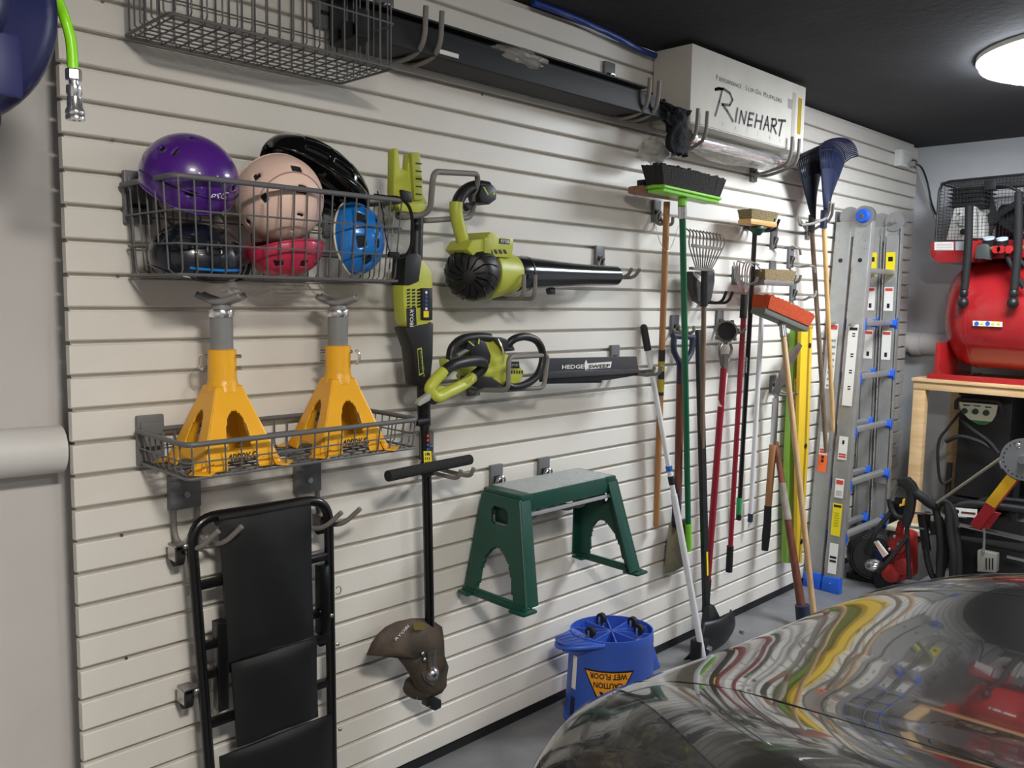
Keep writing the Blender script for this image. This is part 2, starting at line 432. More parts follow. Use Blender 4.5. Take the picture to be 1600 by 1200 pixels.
helmet('raspberry red helmet turned upside down under the pink helmet',(hr.x-.01,-.185,hr.z+.02),(.098,.08,.072),RE(180,0,0)@RE(0,6,0),M_red,
  [(84,34,6,7),(128,30,5,6),(40,34,6,7),(200,34,6,7),(300,34,6,7)],lo=-6)
hn=W(318,398,.2)
def navy_x(t,P):
    part('visor_edge',G().tube([P(a,-8,1.03) for a in range(235,306,6)],.0032,6),M_blue,t,smooth=True,label='blue edge strip')
    part('strap',G().tube(smoothpath([P(300,0,1.02),P(315,5,1.1),P(322,-20,1.08),P(310,-30,1.0)]),.006,6,flat=.35),M_strap,t,smooth=True)
helmet('dark navy helmet lying under the purple helmet',(hn.x,-.175,hn.z-.015+.01),(.11,.09,.078),RE(12,0,6),M_nvy,
  [(220,30,8,9),(262,26,8,9),(305,28,8,9),(180,30,8,9),(90,30,9,9)],lo=-24,extra=navy_x)
# black bicycle helmet: elongated shell with ridges and long vents
hc=W(500,262,.12)
def bike(lab,c,L,Wd,Hh,R):
    c=V(c); t=thing('bicycle_helmet',lab,'helmet',c)
    def P(u,v,k=1.0):      # u across -1..1, v along -1..1
        a=u*math.pi*.5*1.08
        ridge=1+.05*math.cos(a*6)*(1-abs(v)**3)
        prof=(max(0,1-abs(v)**2.3))**.5
        tail=.0
        x=v*L; rr=prof*ridge*k
        q=V((x, -math.sin(a)*Wd*rr, math.cos(a)*Hh*rr*(1-.22*max(0,v)) ))
        return c+R@q
    nu,nv=64,60; vs=[];fs=[]
    for j in range(nv+1):
        for i in range(nu+1):
            vs.append(P(-1+2*i/nu,(-1+2*j/nv)*.995))
    for j in range(nv):
        for i in range(nu):
            u=-1+2*(i+.5)/nu; v=-1+2*(j+.5)/nv
            lane=(u*6)%2-1; 
            h=abs(((u+1)*3.5)%1-.5)<.22 and (abs(v+.42)<.2 or abs(v-.08)<.2 or abs(v-.55)<.17) and abs(u)<.86
            if h: continue
            fs.append((j*(nu+1)+i,j*(nu+1)+i+1,(j+1)*(nu+1)+i+1,(j+1)*(nu+1)+i))
    o=part('shell',G().add(vs,fs),M_blkg,t,smooth=2); md=o.modifiers.new('s','SOLIDIFY'); md.thickness=.008; md.offset=-1
    vs=[P(-1+2*i/24,(-1+2*j/24)*.97,.9) for j in range(25) for i in range(25)]
    part('liner',G().add(vs,[(j*25+i,j*25+i+1,(j+1)*25+i+1,(j+1)*25+i) for j in range(24) for i in range(24)]),M_foam,t,smooth=2)
    e=P(.9,.8)
    return t,P
t,P=bike('glossy black bicycle helmet on top of the helmet pile',(hc.x-.012,-.125,hc.z-.035),.165,.09,.092,RE(-14,22,6))
q=[W(590,300,.2),W(598,330,.24),W(603,370,.29),W(612,398,.295),W(630,402,.30),W(642,385,.30),W(645,355,.30),W(640,325,.295),W(625,310,.285),W(605,308,.25),W(585,305,.2)]
part('strap',G().tube(smoothpath(q,6),.005,6,flat=.35),M_strap,t,smooth=True,label='black chin strap hanging over the rim')
part('strap_buckle',G().box(W(615,398,.295),(.03,.012,.014)),M_strap,t,bevel=.003)
# ================================================================ jack stands
M_jsg=mat('jack_post_grey',(128,128,128),.4,nz=.05)
def rrect(c,u,v,a,b,r,k=4):
    out=[]
    for sx,sy,st in ((1,1,0),(-1,1,90),(-1,-1,180),(1,-1,270)):
        for j in range(k+1):
            an=math.radians(st+90*j/k)
            out.append(c+u*(sx*(a-r)+r*math.cos(an))+v*(sy*(b-r)+r*math.sin(an)))
    return out
def jack(cx,cy,zb,rot,lab,ring_side,lever_r):
    t=thing('jack_stand',lab,'jack stand',(cx,cy,zb),'yellow jack stands in the low basket' if False else None)
    c,s=math.cos(rot),math.sin(rot); u=V((c,s,0)); v=V((-s,c,0)); o=V((cx,cy,zb))
    hb,ht,HH=.098,.031,.185
    def P(a,b,z): return o+u*a+v*b+V((0,0,z))
    # four pressed side panels, each with an arched window and a cut-out at the foot
    g=G()
    for k in range(4):
        an=k*math.pi/2; ca,sa=math.cos(an),math.sin(an)
        nu_,nv_=40,36
        vs=[];fs=[]
        for j in range(nv_+1):
            f=j/nv_; z=HH*f; half=hb+(ht-hb)*f
            half_=half if f>.05 else half
            for i in range(nu_+1):
                q=-1+2*i/nu_
                # rounded corner: pull corners in
                d=half; wv=half*q
                cr=.25*max(0,abs(q)-.75)/.25; d2=d*(1-.10*cr*cr)
                x_=d2; y_=wv*(1-.03*cr)
                vs.append(P(ca*x_-sa*y_,sa*x_+ca*y_,z))
        for j in range(nv_):
            f=(j+.5)/nv_
            for i in range(nu_):
                q=-1+2*(i+.5)/nu_
                half=hb+(ht-hb)*f; yy=q*half
                win=.24<f<.70 and abs(yy)<.029*(1-((f-.24)/.46)**2.4)**.5 and abs(yy)<.029
                foot=f<.10 and abs(q)<.42
                if win or foot: continue
                fs.append((j*(nu_+1)+i,j*(nu_+1)+i+1,(j+1)*(nu_+1)+i+1,(j+1)*(nu_+1)+i))
        g.add(vs,fs)
    ob=part('pyramid_base',g,M_yel,t,smooth=2); md=ob.modifiers.new('s','SOLIDIFY'); md.thickness=.004; md.offset=0
    for k in range(4):        # splayed feet at the corners
        an=k*math.pi/2+math.pi/4; d=u*math.cos(an)+v*math.sin(an); w_=d.cross(V((0,0,1)))
        g=G().loft([[o+d*.118+w_*.018+V((0,0,.024)),o+d*.118-w_*.018+V((0,0,.024)),o+d*.122-w_*.016+V((0,0,.02)),o+d*.122+w_*.016+V((0,0,.02))],
                    [o+d*.130+w_*.026+V((0,0,.006)),o+d*.130-w_*.026+V((0,0,.006)),o+d*.134-w_*.026+V((0,0,.002)),o+d*.134+w_*.026+V((0,0,.002))],
                    [o+d*.158+w_*.024+V((0,0,.004)),o+d*.158-w_*.024+V((0,0,.004)),o+d*.158-w_*.024,o+d*.158+w_*.024]])
        part('foot',g,M_yel,t,smooth=True)
    part('collar_tube',G().lathe([(.040,.172),(.0335,.196),(.033,.200),(.033,.268),(.030,.270)],o,n=28),M_yel,t,smooth=True)
    part('post',G().cyl(P(0,0,.2),P(0,0,.345),.026,n=24),M_jsg,t,smooth=True)
    part('chrome_collar',G().lathe([(.028,.345),(.0295,.347),(.0295,.362),(.028,.364)],o,n=28),M_chr,t,smooth=True,label='shiny chrome ring under the saddle')
    # saddle: curved head with two raised horns
    sd=(RT*1.0); sd.z=0; sd.normalize(); fd=V((0,0,1)).cross(sd)
    def sadd(a,b):
        x=(a-.5)*.10; y=(b-.5)*.052
        z=.382+.016*abs((a-.5)*2)**1.4-.006*(1-abs((b-.5)*2))
        return o+sd*x+fd*y+V((0,0,z))
    g=G().grid(sadd,16,6)
    ob=part('saddle',g,M_jsg,t,smooth=True); md=ob.modifiers.new('s','SOLIDIFY'); md.thickness=.014; md.offset=0
    part('saddle_neck',G().lathe([(.026,.362),(.022,.368),(.02,.382)],o,n=20),M_jsg,t,smooth=True)
    # locking pin with a ring
    pd=(RT.copy()); pd.z=0; pd.normalize()
    pd=pd*ring_side
    for hz in (.254,.226):
        part('lock_pin',G().cyl(o-pd*.038+V((0,0,hz)),o+pd*.045+V((0,0,hz)),.0045,n=10),M_zinc,t,smooth=True)
    c0=o-pd*.046+V((0,0,.240))
    part('pin_ring',G().tube([c0+pd*(-.010*math.cos(q))*1.0+V((0,0,.017*math.sin(q))) for q in [math.radians(d) for d in range(-90,91,15)]],.004,8),M_chr,t,smooth=True)
    if ring_side>0:
        part('pin_wire',G().tube(smoothpath([c0+V((-.012,0,-.012)),c0+V((-.03,0,-.03)),c0+V((-.03,0,-.055)),c0+V((-.022,0,-.068))]),.0008,4),M_zinc,t)
    # stamped capacity on the panel that faces the camera
    best=max(range(4),key=lambda k:(u*math.cos(k*math.pi/2)+v*math.sin(k*math.pi/2)).dot(V((CAM.x-cx,CAM.y-cy,0)).normalized()))
    an=best*math.pi/2; nrm=u*math.cos(an)+v*math.sin(an); xd=V((0,0,1)).cross(nrm)
    up=(V((0,0,HH))-nrm*(hb-ht)).normalized()
    f=.115; half=hb+(ht-hb)*f
    text('4000KG',.022,o+nrm*(half+.0035)+V((0,0,HH*f))-xd*.035,xd,up,M_blk_s,t,width=.074,th=.001,bold=.02)
zb=1.110
def centre(px,py,d): q=W(px,py,d); return q
c1=W(347,560,.150); c2=W(528,545,.150)
jack(c1.x,-.150,zb,math.radians(0),'yellow jack stand, left one in the shallow wire basket',1,0)
jack(c2.x,-.150,zb,math.radians(-6),'yellow jack stand, right one in the shallow wire basket',-1,0)
# ================================================================ creeper and its hooks
M_pad=mat('black_vinyl_pad',(15,16,17),.5,nz=.15,ns=14,bump=.12,bs=22)
M_frm=mat('black_tube_frame',(11,11,12),.3,coat=.2)
cr=thing('mechanic_creeper','black padded creeper board hanging upright under the yellow jack stands','creeper',(.42,-.12,.95))
CY=-.085
def C_(px,py,d=.085): return W(px,py,d)
tl=C_(303,835); tr=C_(508,775); bl=C_(335,1255); br=C_(520,1255)
# frame: slightly tapered rectangle with rounded top
A=[bl,C_(318,1010),C_(300,828),C_(325,798),C_(480,782),C_(505,778),C_(515,800),C_(520,1010),br]
part('frame_tube',G().tube(fillet([V((bl.x,CY,.12)),V((C_(298,840).x,CY,C_(298,812).z)),V((C_(513,785).x,CY,C_(513,778).z)),V((br.x,CY,.12))],.07,8),.0135,12),M_frm,cr,smooth=True)
xL=lambda z:0
def mid(z,f):       # point across the frame at height z
    zt=.93; a=V((C_(298,840).x,0,0)).lerp(V((bl.x,0,0)),(zt-z)/(zt-.12)); b=V((C_(513,785).x,0,0)).lerp(V((br.x,0,0)),(zt-z)/(zt-.12))
    return a.x+(b.x-a.x)*f
for z in (.80,.645,.57,.44):
    part('cross_bar',G().bb((mid(z,0),CY-.008,z-.011),(mid(z,1),CY+.008,z+.011)),M_frm,cr,bevel=.002)
def pad(z1,z0,f0,f1,nm='pad'):
    g=G().grid(lambda a,b:V((mid(z0+(z1-z0)*b,f0+(f1-f0)*a),CY-.018-.011*(1-abs(2*a-1)**6)*(1-abs(2*b-1)**8)-.002*math.sin(a*9+b*5),z0+(z1-z0)*b)),16,24)
    n=len(g.v); 
    back=[V((p.x,CY-.012,p.z)) for p in g.v]
    fr=list(g.f); g.add(back,[tuple(reversed(f)) for f in fr])
    # side walls
    nu=16;nv=24
    def idx(i,j): return j*(nu+1)+i
    for i in range(nu): g.f+= [(idx(i,0),idx(i+1,0),n+idx(i+1,0),n+idx(i,0)),(idx(i,nv),n+idx(i,nv),n+idx(i+1,nv),idx(i+1,nv))]
    for j in range(nv): g.f+= [(idx(0,j),n+idx(0,j),n+idx(0,j+1),idx(0,j+1)),(idx(nu,j),idx(nu,j+1),n+idx(nu,j+1),n+idx(nu,j))]
    part(nm,g,M_pad,cr,smooth=True)
pad(.955,.592,.17,.83); pad(.585,.36,.19,.85); pad(.352,.14,.06,.97)
part('pad_wrap',G().tube([(mid(.955,.17),CY,.958),(mid(.955,.83),CY,.958)],.017,12),M_pad,cr,smooth=True)
for f,z0,z1 in ((.10,.70,.47),(.93,.78,.585)):
    x=mid(.6,f)+(.012 if f<.5 else -.0)
    part('side_bracket',G().bb((x-.014,CY-.02,z1),(x+.014,CY+.014,z0)),M_frm,cr,bevel=.004)
for (px,py) in ((291,854),(308,1080),(528,1007),(503,955),(519,962),(532,1140),(357,1194),(480,1195)):
    q=C_(px,py,.10)
    part('bolt',G().lathe([(.0055,0),(.0055,.003),(.003,.005),(.0012,.0052)],(q.x,-.097,q.z),(0,-1,0),n=12),M_zinc,cr,smooth=True)
for (px,py) in ((278,862),(292,1085),(502,815),(505,990)):
    q=W(px,py,.05)
    part('caster',G().cyl((q.x-.010,-.045,q.z-.014),(q.x+.010,-.045,q.z-.014),.022,n=18),M_rub,cr,smooth=True)
    part('caster_fork',G().bb((q.x-.016,-.07,q.z-.018),(q.x-.012,-.03,q.z+.02)).bb((q.x+.012,-.055,q.z-.018),(q.x+.016,-.03,q.z+.02)).bb((q.x-.016,-.075,q.z+.018),(q.x+.016,-.03,q.z+.022)),M_zinc,cr)
part('spring_clip',G().tube([V((mid(.70,1)+.018+.009*math.cos(a),-.10,.70+.011*math.sin(a))) for a in [math.radians(d) for d in range(-150,151,20)]],.0012,5),M_zinc,cr)
def hang_hook(px,py,lab,pzpy):
    q=W(px,py,.02); t=thing('double_hook',lab,'hook',(q.x,0,q.z),'grey double hooks on the slatted wall')
    part('bracket_plate',G().bb((q.x-.05,-.003,q.z-.04),(q.x+.028,-.026,q.z+.045)),M_brk,t,bevel=.004)
    part('bracket_screw',G().cyl((q.x-.01,-.026,q.z-.005),(q.x-.01,-.031,q.z-.005),.008,n=12),M_zinc,t)
    for dx in (-.04,.02):
        x=q.x+dx
        pts=fillet([(x,-.018,q.z-.03),(x,-.02,q.z-.125),(x+.02,-.10,q.z-.13),(x+.05,-.15,q.z-.075)],.045,7)
        part('prong',G().tube(pts,.0068,10),M_prong,t,smooth=True)
hang_hook(296,768,'grey double hook under the left end of the jack stand basket, carrying the creeper',0)
hang_hook(487,746,'grey double hook under the right half of the jack stand basket, carrying the creeper',0)
# ================================================================ string trimmer
tm=thing('string_trimmer','lime and black string trimmer hanging head down with a brown dirty guard','trimmer',W(665,700,.15))
D=.15
def T(px,py,d=D): return W(px,py,d)
sh0=T(655,335); sh1=T(672,1012,.13)
part('upper_tube',G().cyl(T(652,335),T(650,410),.018,n=16),M_blk,tm,smooth=True)
# motor housing
def ppx(pts,d,th,rev=False):
    a=[W(x,y,d) for x,y in pts]; return G().prism(a,(0,th,0))
part('motor_housing',ppx([(632,408),(660,405),(675,425),(677,450),(674,505),(668,522),(642,518),(633,500),(630,455)],D+.025,.05),M_lime,tm,bevel=.006)
part('motor_grip',ppx([(634,398),(652,395),(660,402),(655,440),(640,446),(631,446)],D+.030,.06),M_blk,tm,bevel=.004,label='black grip pad')
part('gearbox_cover',ppx([(633,512),(668,505),(673,502),(678,505),(677,560),(672,605),(652,604),(645,545)],D+.028,.055),M_blk,tm,bevel=.006)
for i in range(3):
    for j in range(6):
        q=[(636+i*8,452+j*5.2),(641+i*8,451+j*5.2),(641+i*8,454+j*5.2),(636+i*8,455+j*5.2)]
        part('vent_slot',ppx(q,D+.0262,.002),M_blk,tm)
part('side_panel',ppx([(659,450),(676,450),(676,500),(659,500)],D+.031,.01),M_blk,tm,bevel=.002)
part('warning_strip',ppx([(661,453),(671,453),(671,497),(661,497)],D+.0318,.001),M_blk_s,tm)
part('yellow_patch',ppx([(662,486),(670,486),(670,496),(662,496)],D+.0324,.001),M_yel_s,tm)
for k,mm in enumerate((M_sticker,M_blu_s,M_blu_s,M_blu_s,M_sticker)):
    q=W(666,457+k*6.4,D+.0324); part('warning_icon',G().cyl(q,q+V((0,-.0006,0)),.0042,n=12),mm,tm)
for k,mm in enumerate((M_red_s,M_red_s,M_blu_s,M_blu_s,M_blu_s)):
    q=W(668.5,681+k*7,D+.016); part('warning_icon',G().cyl(q,q+V((0,-.0006,0)),.0045,n=12),mm,tm)
part('badge',ppx([(635,482),(650,480),(651,508),(636,511)],D+.0262,.001),M_blk_s,tm)
a=W(639,507,D+.0272); text('RYOBI',.017,W(640.5,484,D+.028),(.0,0,-1),(1,0,0),M_sticker,tm,width=.047,bold=.01)
for k in range(2): part('accent_line',ppx([(635,513+k*4.5),(659,509+k*4.5),(659,510.5+k*4.5),(635,514.5+k*4.5)],D+.0265,.001),M_blk_s,tm)
part('accent_line',ppx([(652,545),(659,543),(662,584),(655,587)],D+.0285,.001),M_lime,tm)
part('accent_line',ppx([(653,547),(658,545.5),(661,582),(656,584.5)],D+.0292,.001),M_blk,tm)
text('EXPAND-IT',.011,W(656,549,D+.030),W(660,584,D+.03)-W(656,549,D+.03),(1,0,.1),M_limed,tm,width=.075)
part('shaft',G().tube([T(661,600,.15),T(667,760,.145),T(672,1012,.135)],.0145,16),M_frm,tm,smooth=True)
part('shaft_coupler',G().cyl(T(661,600,.15),T(663,665,.15),.019,n=16),M_blk,tm,smooth=True)
part('coupler_knob',G().cyl(T(650,660,.165),T(668,657,.165),.011,n=14),M_blk,tm,smooth=True)
part('warning_strip',ppx([(662,705),(674,705),(675,735),(663,735)],D+.0165,.0012),M_yel_s,tm)
for k in range(3):
    for r_ in range(4): part('print_line',ppx([(664.5+k*3,708+r_*6.5),(665.7+k*3,708+r_*6.5),(665.8+k*3,712+r_*6.5),(664.6+k*3,712+r_*6.5)],D+.0172,.0004),M_blk_s,tm)
# battery receptacle at the top
part('battery_socket',ppx([(616,232),(622,231),(626,262),(638,268),(640,240),(656,238),(660,275),(661,300),(672,325),(668,331),(618,329),(615,300)],.20,.03),M_lime,tm,bevel=.004)
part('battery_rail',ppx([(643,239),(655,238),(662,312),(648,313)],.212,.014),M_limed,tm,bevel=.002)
for k in range(5): part('rail_notch',ppx([(650,254+k*12),(659,255+k*12),(659,257+k*12),(650,256+k*12)],.2135,.002),M_blk,tm)
part('battery_latch',ppx([(628,296),(643,300),(645,316),(630,312)],.212,.014),M_blk,tm,bevel=.002)
part('socket_base',ppx([(622,318),(668,316),(672,326),(660,333),(625,330)],.225,.05),M_lime,tm,bevel=.004)
# foam front handle
part('handle_foam',G().tube([W(606,744,.20),W(668,731,.185),W(734,718,.16)],.0155,14),mat('foam_grip',(32,32,33),.9,bump=.5,bs=250),tm,smooth=True)
part('handle_clamp',G().cyl(T(667,722,.16),T(668,742,.16),.02,n=16),M_blk,tm,smooth=True)
# guard
M_grd=mat('dirty_guard',(86,74,60),.8,rgb2=(62,54,46),ns=14,bump=.3,bs=50)
gp=[(573,1023),(581,1005),(590,992),(603,980),(620,972),(644,967),(662,967),(678,972),(690,980),(693,1000),(694,1025),(700,1042),(699,1049),(697,1058),(697,1072),(690,1082),(677,1088),(662,1084),(650,1072),(641,1055),(633,1041),(622,1028),(606,1020),(590,1018)]
cen=W(655,1030,.165); gg=G(); n=len(gp)
ro=[W(x,y,.125) for x,y in gp]; ri=[W(655+(x-655)*.86,1030+(y-1030)*.86,.150) for x,y in gp]; rj=[W(655+(x-655)*.45,1030+(y-1030)*.45,.158) for x,y in gp]
rim_b=[W(x,y,.10) for x,y in gp]
gg.loft([rim_b,ro,ri,rj,[cen.lerp(p,.05) for p in rj]],caps=False)
ob=part('guard',gg,M_grd,tm,smooth=2); md=ob.modifiers.new('s','SOLIDIFY'); md.thickness=.004; md.offset=0
text('RYOBI',.014,W(619,1001,.16),W(633,986,.16)-W(619,1001,.16),(-.55,0,.8),M_sticker,tm,width=.055,bold=.01)
part('guard_sticker',ppx([(645,974),(664,973),(665,984),(647,985)],.161,.001),mat('old_yellow_label',(110,96,50),.7),tm)
part('gear_neck',G().lathe([(.0175,0),(.0175,.035),(.0155,.038),(.0155,.05),(.018,.055),(.018,.075)],T(672,1015,.165),T(674,1045,.165)-T(672,1015,.165),n=18),M_stl,tm,smooth=True)
part('gear_head',G().ell(T(675,1052,.175),(.021,.021,.021)),M_zinc,tm,smooth=True)
part('gear_flange',ppx([(658,1052),(668,1046),(683,1048),(686,1060),(677,1072),(664,1064)],.166,.006),M_stl,tm,bevel=.001)
for px,py in ((660,1021),(663,1030)): part('bolt',G().ell(T(px,py,.175),(.006,.006,.006)),M_zinc,tm,smooth=True)
part('spool',G().lathe([(.001,0),(.040,.0),(.044,.006),(.044,.028),(.03,.036)],W(655,1068,.09),(-.5,-.35,-.35),n=28),M_grd,tm,smooth=True)
part('line_end',G().tube(smoothpath([W(652,1088,.11),W(652,1098,.12),W(660,1106,.13),W(672,1104,.13)]),.0009,5),M_zinc,tm)
part('line_cutter',ppx([(668,1092),(678,1088),(690,1094),(690,1106),(680,1111),(668,1105)],.13,.03),M_blk,tm,bevel=.003)
# square loop hook that carries it
loop_hook([(618,315,.01),(622,341,.20),(672,334,.26),(677,268,.30),(748,272,.18),(737,340,.12),(660,345,.16),(640,338,.02)],0,'grey square loop hook holding the top of the string trimmer',(634,300))
double_hook(W(664,722,.0).x,W(664,722,0).z,.185,.05,'grey double hook behind the foam handle of the string trimmer',rise=.028,drop=.02,tilt=.012,plate_z=W(664,705,0).z+.02)
# ================================================================ leaf blower
bl_=thing('leaf_blower','lime and black leaf blower lying on two grey hooks','blower',W(800,430,.13))
d=.13
p0=W(800,428,d); p1=W(961,431,d)
ax=(p1-p0).normalized(); Lb=(p1-p0).length
part('blower_tube',G().lathe([(.056,-.01),(.057,.0),(.057,.04),(.056,.05),(.052,.11),(.047,.18),(.042,.26),(.037,.36),(.035,Lb*.93),(.034,Lb),(.030,Lb+.002),(.03,Lb-.02)],p0,ax,n=36,caps=False),mat('blower_tube_black',(22,24,28),.18,coat=.4),bl_,smooth=True)
part('tube_seam',G().lathe([(.0585,.045),(.0585,.051)],p0,ax,n=36,caps=False),M_blk,bl_,smooth=True)
part('tube_catch',ppx([(858,448),(868,448),(868,460),(861,460)],.14,.02),M_blk,bl_,bevel=.002)
c0=p0-ax*.005
part('fan_housing',G().lathe([(.060,0),(.066,-.02),(.070,-.05),(.075,-.08),(.080,-.105),(.08,-.115)],c0,ax,n=36),M_lime,bl_,smooth=True)
# intake cone, turned towards the camera and left
q=W(738,427,.155); ia=(V((-.55,-.45,-.12))).normalized()
g=G().lathe([(.070,-.035),(.083,-.02),(.084,.0),(.081,.012),(.070,.045),(.055,.06),(.001,.064)],q-ia*.0,ia,n=36)
part('intake_grille',g,M_blk,bl_,smooth=True)
u=ia.orthogonal().normalized(); v=ia.cross(u)
for k in range(14):
    a=2*math.pi*k/14
    part('grille_fin',G().tube([q+ia*(h)+(u*math.cos(a+tw)+v*math.sin(a+tw))*r for h,r,tw in ((.014,.082,0),(.032,.077,.12),(.048,.068,.24),(.062,.053,.4),(.067,.02,.6))],.0022,5),M_blkg,bl_,smooth=True)
part('upper_housing',ppx([(730,390),(738,375),(760,372),(766,362),(778,366),(781,371),(803,372),(803,384),(800,403),(740,400)],.205,.10),M_lime,bl_,bevel=.006)
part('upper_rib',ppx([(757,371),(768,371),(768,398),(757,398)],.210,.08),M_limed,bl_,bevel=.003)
for k in range(5): part('vent_slot',ppx([(757+k*7.2,390),(761+k*7.2,390),(764+k*7.2,396.5),(760+k*7.2,396.5)],.2062,.002),M_blk,bl_)
part('badge',ppx([(781,372.5),(797,374),(796.5,381.5),(780.5,380.5)],.2068,.001),M_blk_s,bl_)
a=W(782.5,379,.208); text('RYOBI',.014,a,W(795,380.2,.208)-a,(0,0,1),M_sticker,bl_,width=.036,bold=.012)
part('handle',G().tube(smoothpath([W(728,388,.15),W(720,362,.15),W(714,335,.15),W(716,314,.15),W(727,298,.15),W(745,291,.15),W(762,293,.15)],6),.018,14),M_blk,bl_,smooth=True)
part('handle_shell',G().tube(smoothpath([W(728,392,.152),W(719,362,.152),W(713,335,.152),W(713,316,.152)],6),.0195,14),M_lime,bl_,smooth=True,label='lime shell on the outer side of the handle')
part('battery_end',ppx([(752,289),(770,288),(777,296),(776,312),(765,320),(752,316),(749,305)],.175,.055),M_blk,bl_,bevel=.006)
for pts in ([(755,292),(757,292),(764,304),(762,305)],[(771,300),(774,301),(773,305),(770,304)]): part('accent_line',ppx(pts,.176,.001),M_lime,bl_)
part('trigger',ppx([(727,320),(733,316),(738,320),(742,314),(744,318),(733,330)],.155,.02),M_blk,bl_,bevel=.002)
double_hook(W(777,455,.0).x-.04,W(777,440,0).z+.03,.205,.05,'grey double hook under the lime body of the leaf blower',rise=.075,drop=.085,tilt=.0,skew=-.02)
double_hook(W(934,405,.0).x-.0,W(934,402,0).z,.155,.045,'grey double hook under the nozzle tip of the leaf blower',rise=.032,drop=.075,tilt=.022,skew=.0)
# ================================================================ hedge trimmer
ht=thing('hedge_trimmer','lime and black hedge trimmer with long black blade guard, resting in a wire rack','trimmer',W(800,580,.13))
d=.12
M_bl=mat('blade_guard_dark',(58,60,64),.35,nz=.05)
part('blade_guard',ppx([(848,560),(995,557),(998,580),(848,590)],.125,.012),M_bl,ht,bevel=.0015)
part('guard_lip',ppx([(848,581),(999,577),(1000,583),(848,592)],.150,.03),M_bl,ht,bevel=.002)
part('blade',ppx([(845,589),(940,584),(1021,577),(1023,582),(950,594),(845,597)],.14,.008),M_blk,ht,bevel=.001)
part('blade_teeth',ppx([(850,593),(900,591),(940,587),(940,598),(900,599),(850,600)],.132,.004),M_blk,ht)
a=W(878,576.5,.127); b=W(912,575.5,.127); text('HEDGE',.019,a,b-a,(0,0,1),M_sticker,ht,width=(b-a).length,bold=.02)
part('logo_plate',ppx([(918,568),(956,565),(954,574.5),(917,577)],.1262,.001),M_sticker,ht)
a=W(919.5,575.6,.1275); b=W(953,573.6,.1275); text('SWEEP',.017,a,b-a,(0,0,1),M_blk_s,ht,width=(b-a).length,bold=.02)
part('logo_leaf',ppx([(914,566),(916,562),(918,568),(917,576),(915,579),(913,572)],.1272,.001),M_sticker,ht)
part('body',ppx([(750,526),(765,529),(782,540),(795,555),(820,580),(812,600),(790,606),(745,603),(738,590),(748,575),(756,560)],.155,.08),M_lime,ht,bevel=.007)
part('rear_collar',ppx([(734,529),(745,526),(760,535),(768,556),(766,570),(742,560),(728,545)],.162,.07),M_blk,ht,bevel=.006)
part('chrome_band',G().tube(smoothpath([W(778,530,.165),W(784,542,.175),W(787,555,.175),W(786,564,.17)]),.006,8,flat=.5),M_chr,ht,smooth=True)
part('motor_cap',ppx([(772,528),(785,527),(800,532),(806,548),(790,550)],.170,.05),mat('dark_chrome',(80,82,84),.25,.7),ht,bevel=.006)
for k in range(4): part('vent_slot',ppx([(787+k*1.5,532+k*4),(799+k*1.2,534+k*4),(799+k*1.2,535.6+k*4),(787+k*1.5,533.6+k*4)],.1712,.002),M_blk,ht)
for k in range(5): part('vent_slot',ppx([(799+k*4,579),(801+k*4,579),(801+k*4,584),(799+k*4,584)],.1562,.002),M_blk,ht)
part('badge',ppx([(795,565),(811,565),(812,575),(796,575)],.1572,.001),M_blk_s,ht)
a=W(797,573,.1585); text('RYOBI',.012,a,(1,0,0),(0,0,1),M_sticker,ht,width=.035,bold=.012)
part('rear_handle',G().tube(smoothpath([W(765,528,.15),W(745,527,.15),W(722,531,.15),W(708,543,.15),W(704,560,.15),W(706,572,.16)],6),.0145,12),M_blk,ht,smooth=True)
part('rear_handle_base',ppx([(698,562),(714,560),(740,572),(775,578),(775,590),(735,586),(700,574)],.160,.04),M_lime,ht,bevel=.006)
for pts in ([(731,533),(734,533),(742,540),(740,541)],[(748,529),(750,530),(749,538),(747,537)]): part('accent_line',ppx(pts,.1665,.001),M_lime,ht)
part('trigger',G().tube(smoothpath([W(714,556,.155),W(728,548,.155),W(742,545,.155),W(750,552,.155)]),.007,8),mat('grey_trigger',(120,120,118),.5),ht,smooth=True)
# lower battery handle reaching towards the camera
part('battery_handle_grip',G().tube(smoothpath([W(692,583,.25),W(705,572,.25),W(725,566,.24),W(745,564,.22),W(755,568,.2),W(752,578,.19),W(738,590,.19)],6),.016,12),M_blk,ht,smooth=True)
part('battery_handle_arm',G().tube(smoothpath([W(694,580,.25),W(680,593,.25),W(670,606,.25),W(680,620,.25),W(700,612,.24),W(722,603,.22),W(740,588,.19)],6),[.016]*6+[.017]*30+[.014],12) if False else G().tube(smoothpath([W(694,580,.25),W(680,594,.25),W(672,608,.25),W(682,621,.25),W(702,612,.24),W(722,602,.22),W(738,590,.19)],6),.0165,12),M_lime,ht,smooth=True)
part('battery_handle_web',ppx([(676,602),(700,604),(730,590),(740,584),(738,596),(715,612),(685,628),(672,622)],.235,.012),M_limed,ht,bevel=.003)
part('handle_socket',ppx([(676,614),(686,618),(687,628),(680,633),(670,630),(668,620)],.26,.035),M_blk,ht,bevel=.004)
part('handle_tongue',ppx([(672,614),(677,616),(672,626),(656,635),(653,632),(657,624)],.262,.018),mat('pale_plastic',(165,165,158),.5),ht,bevel=.003)
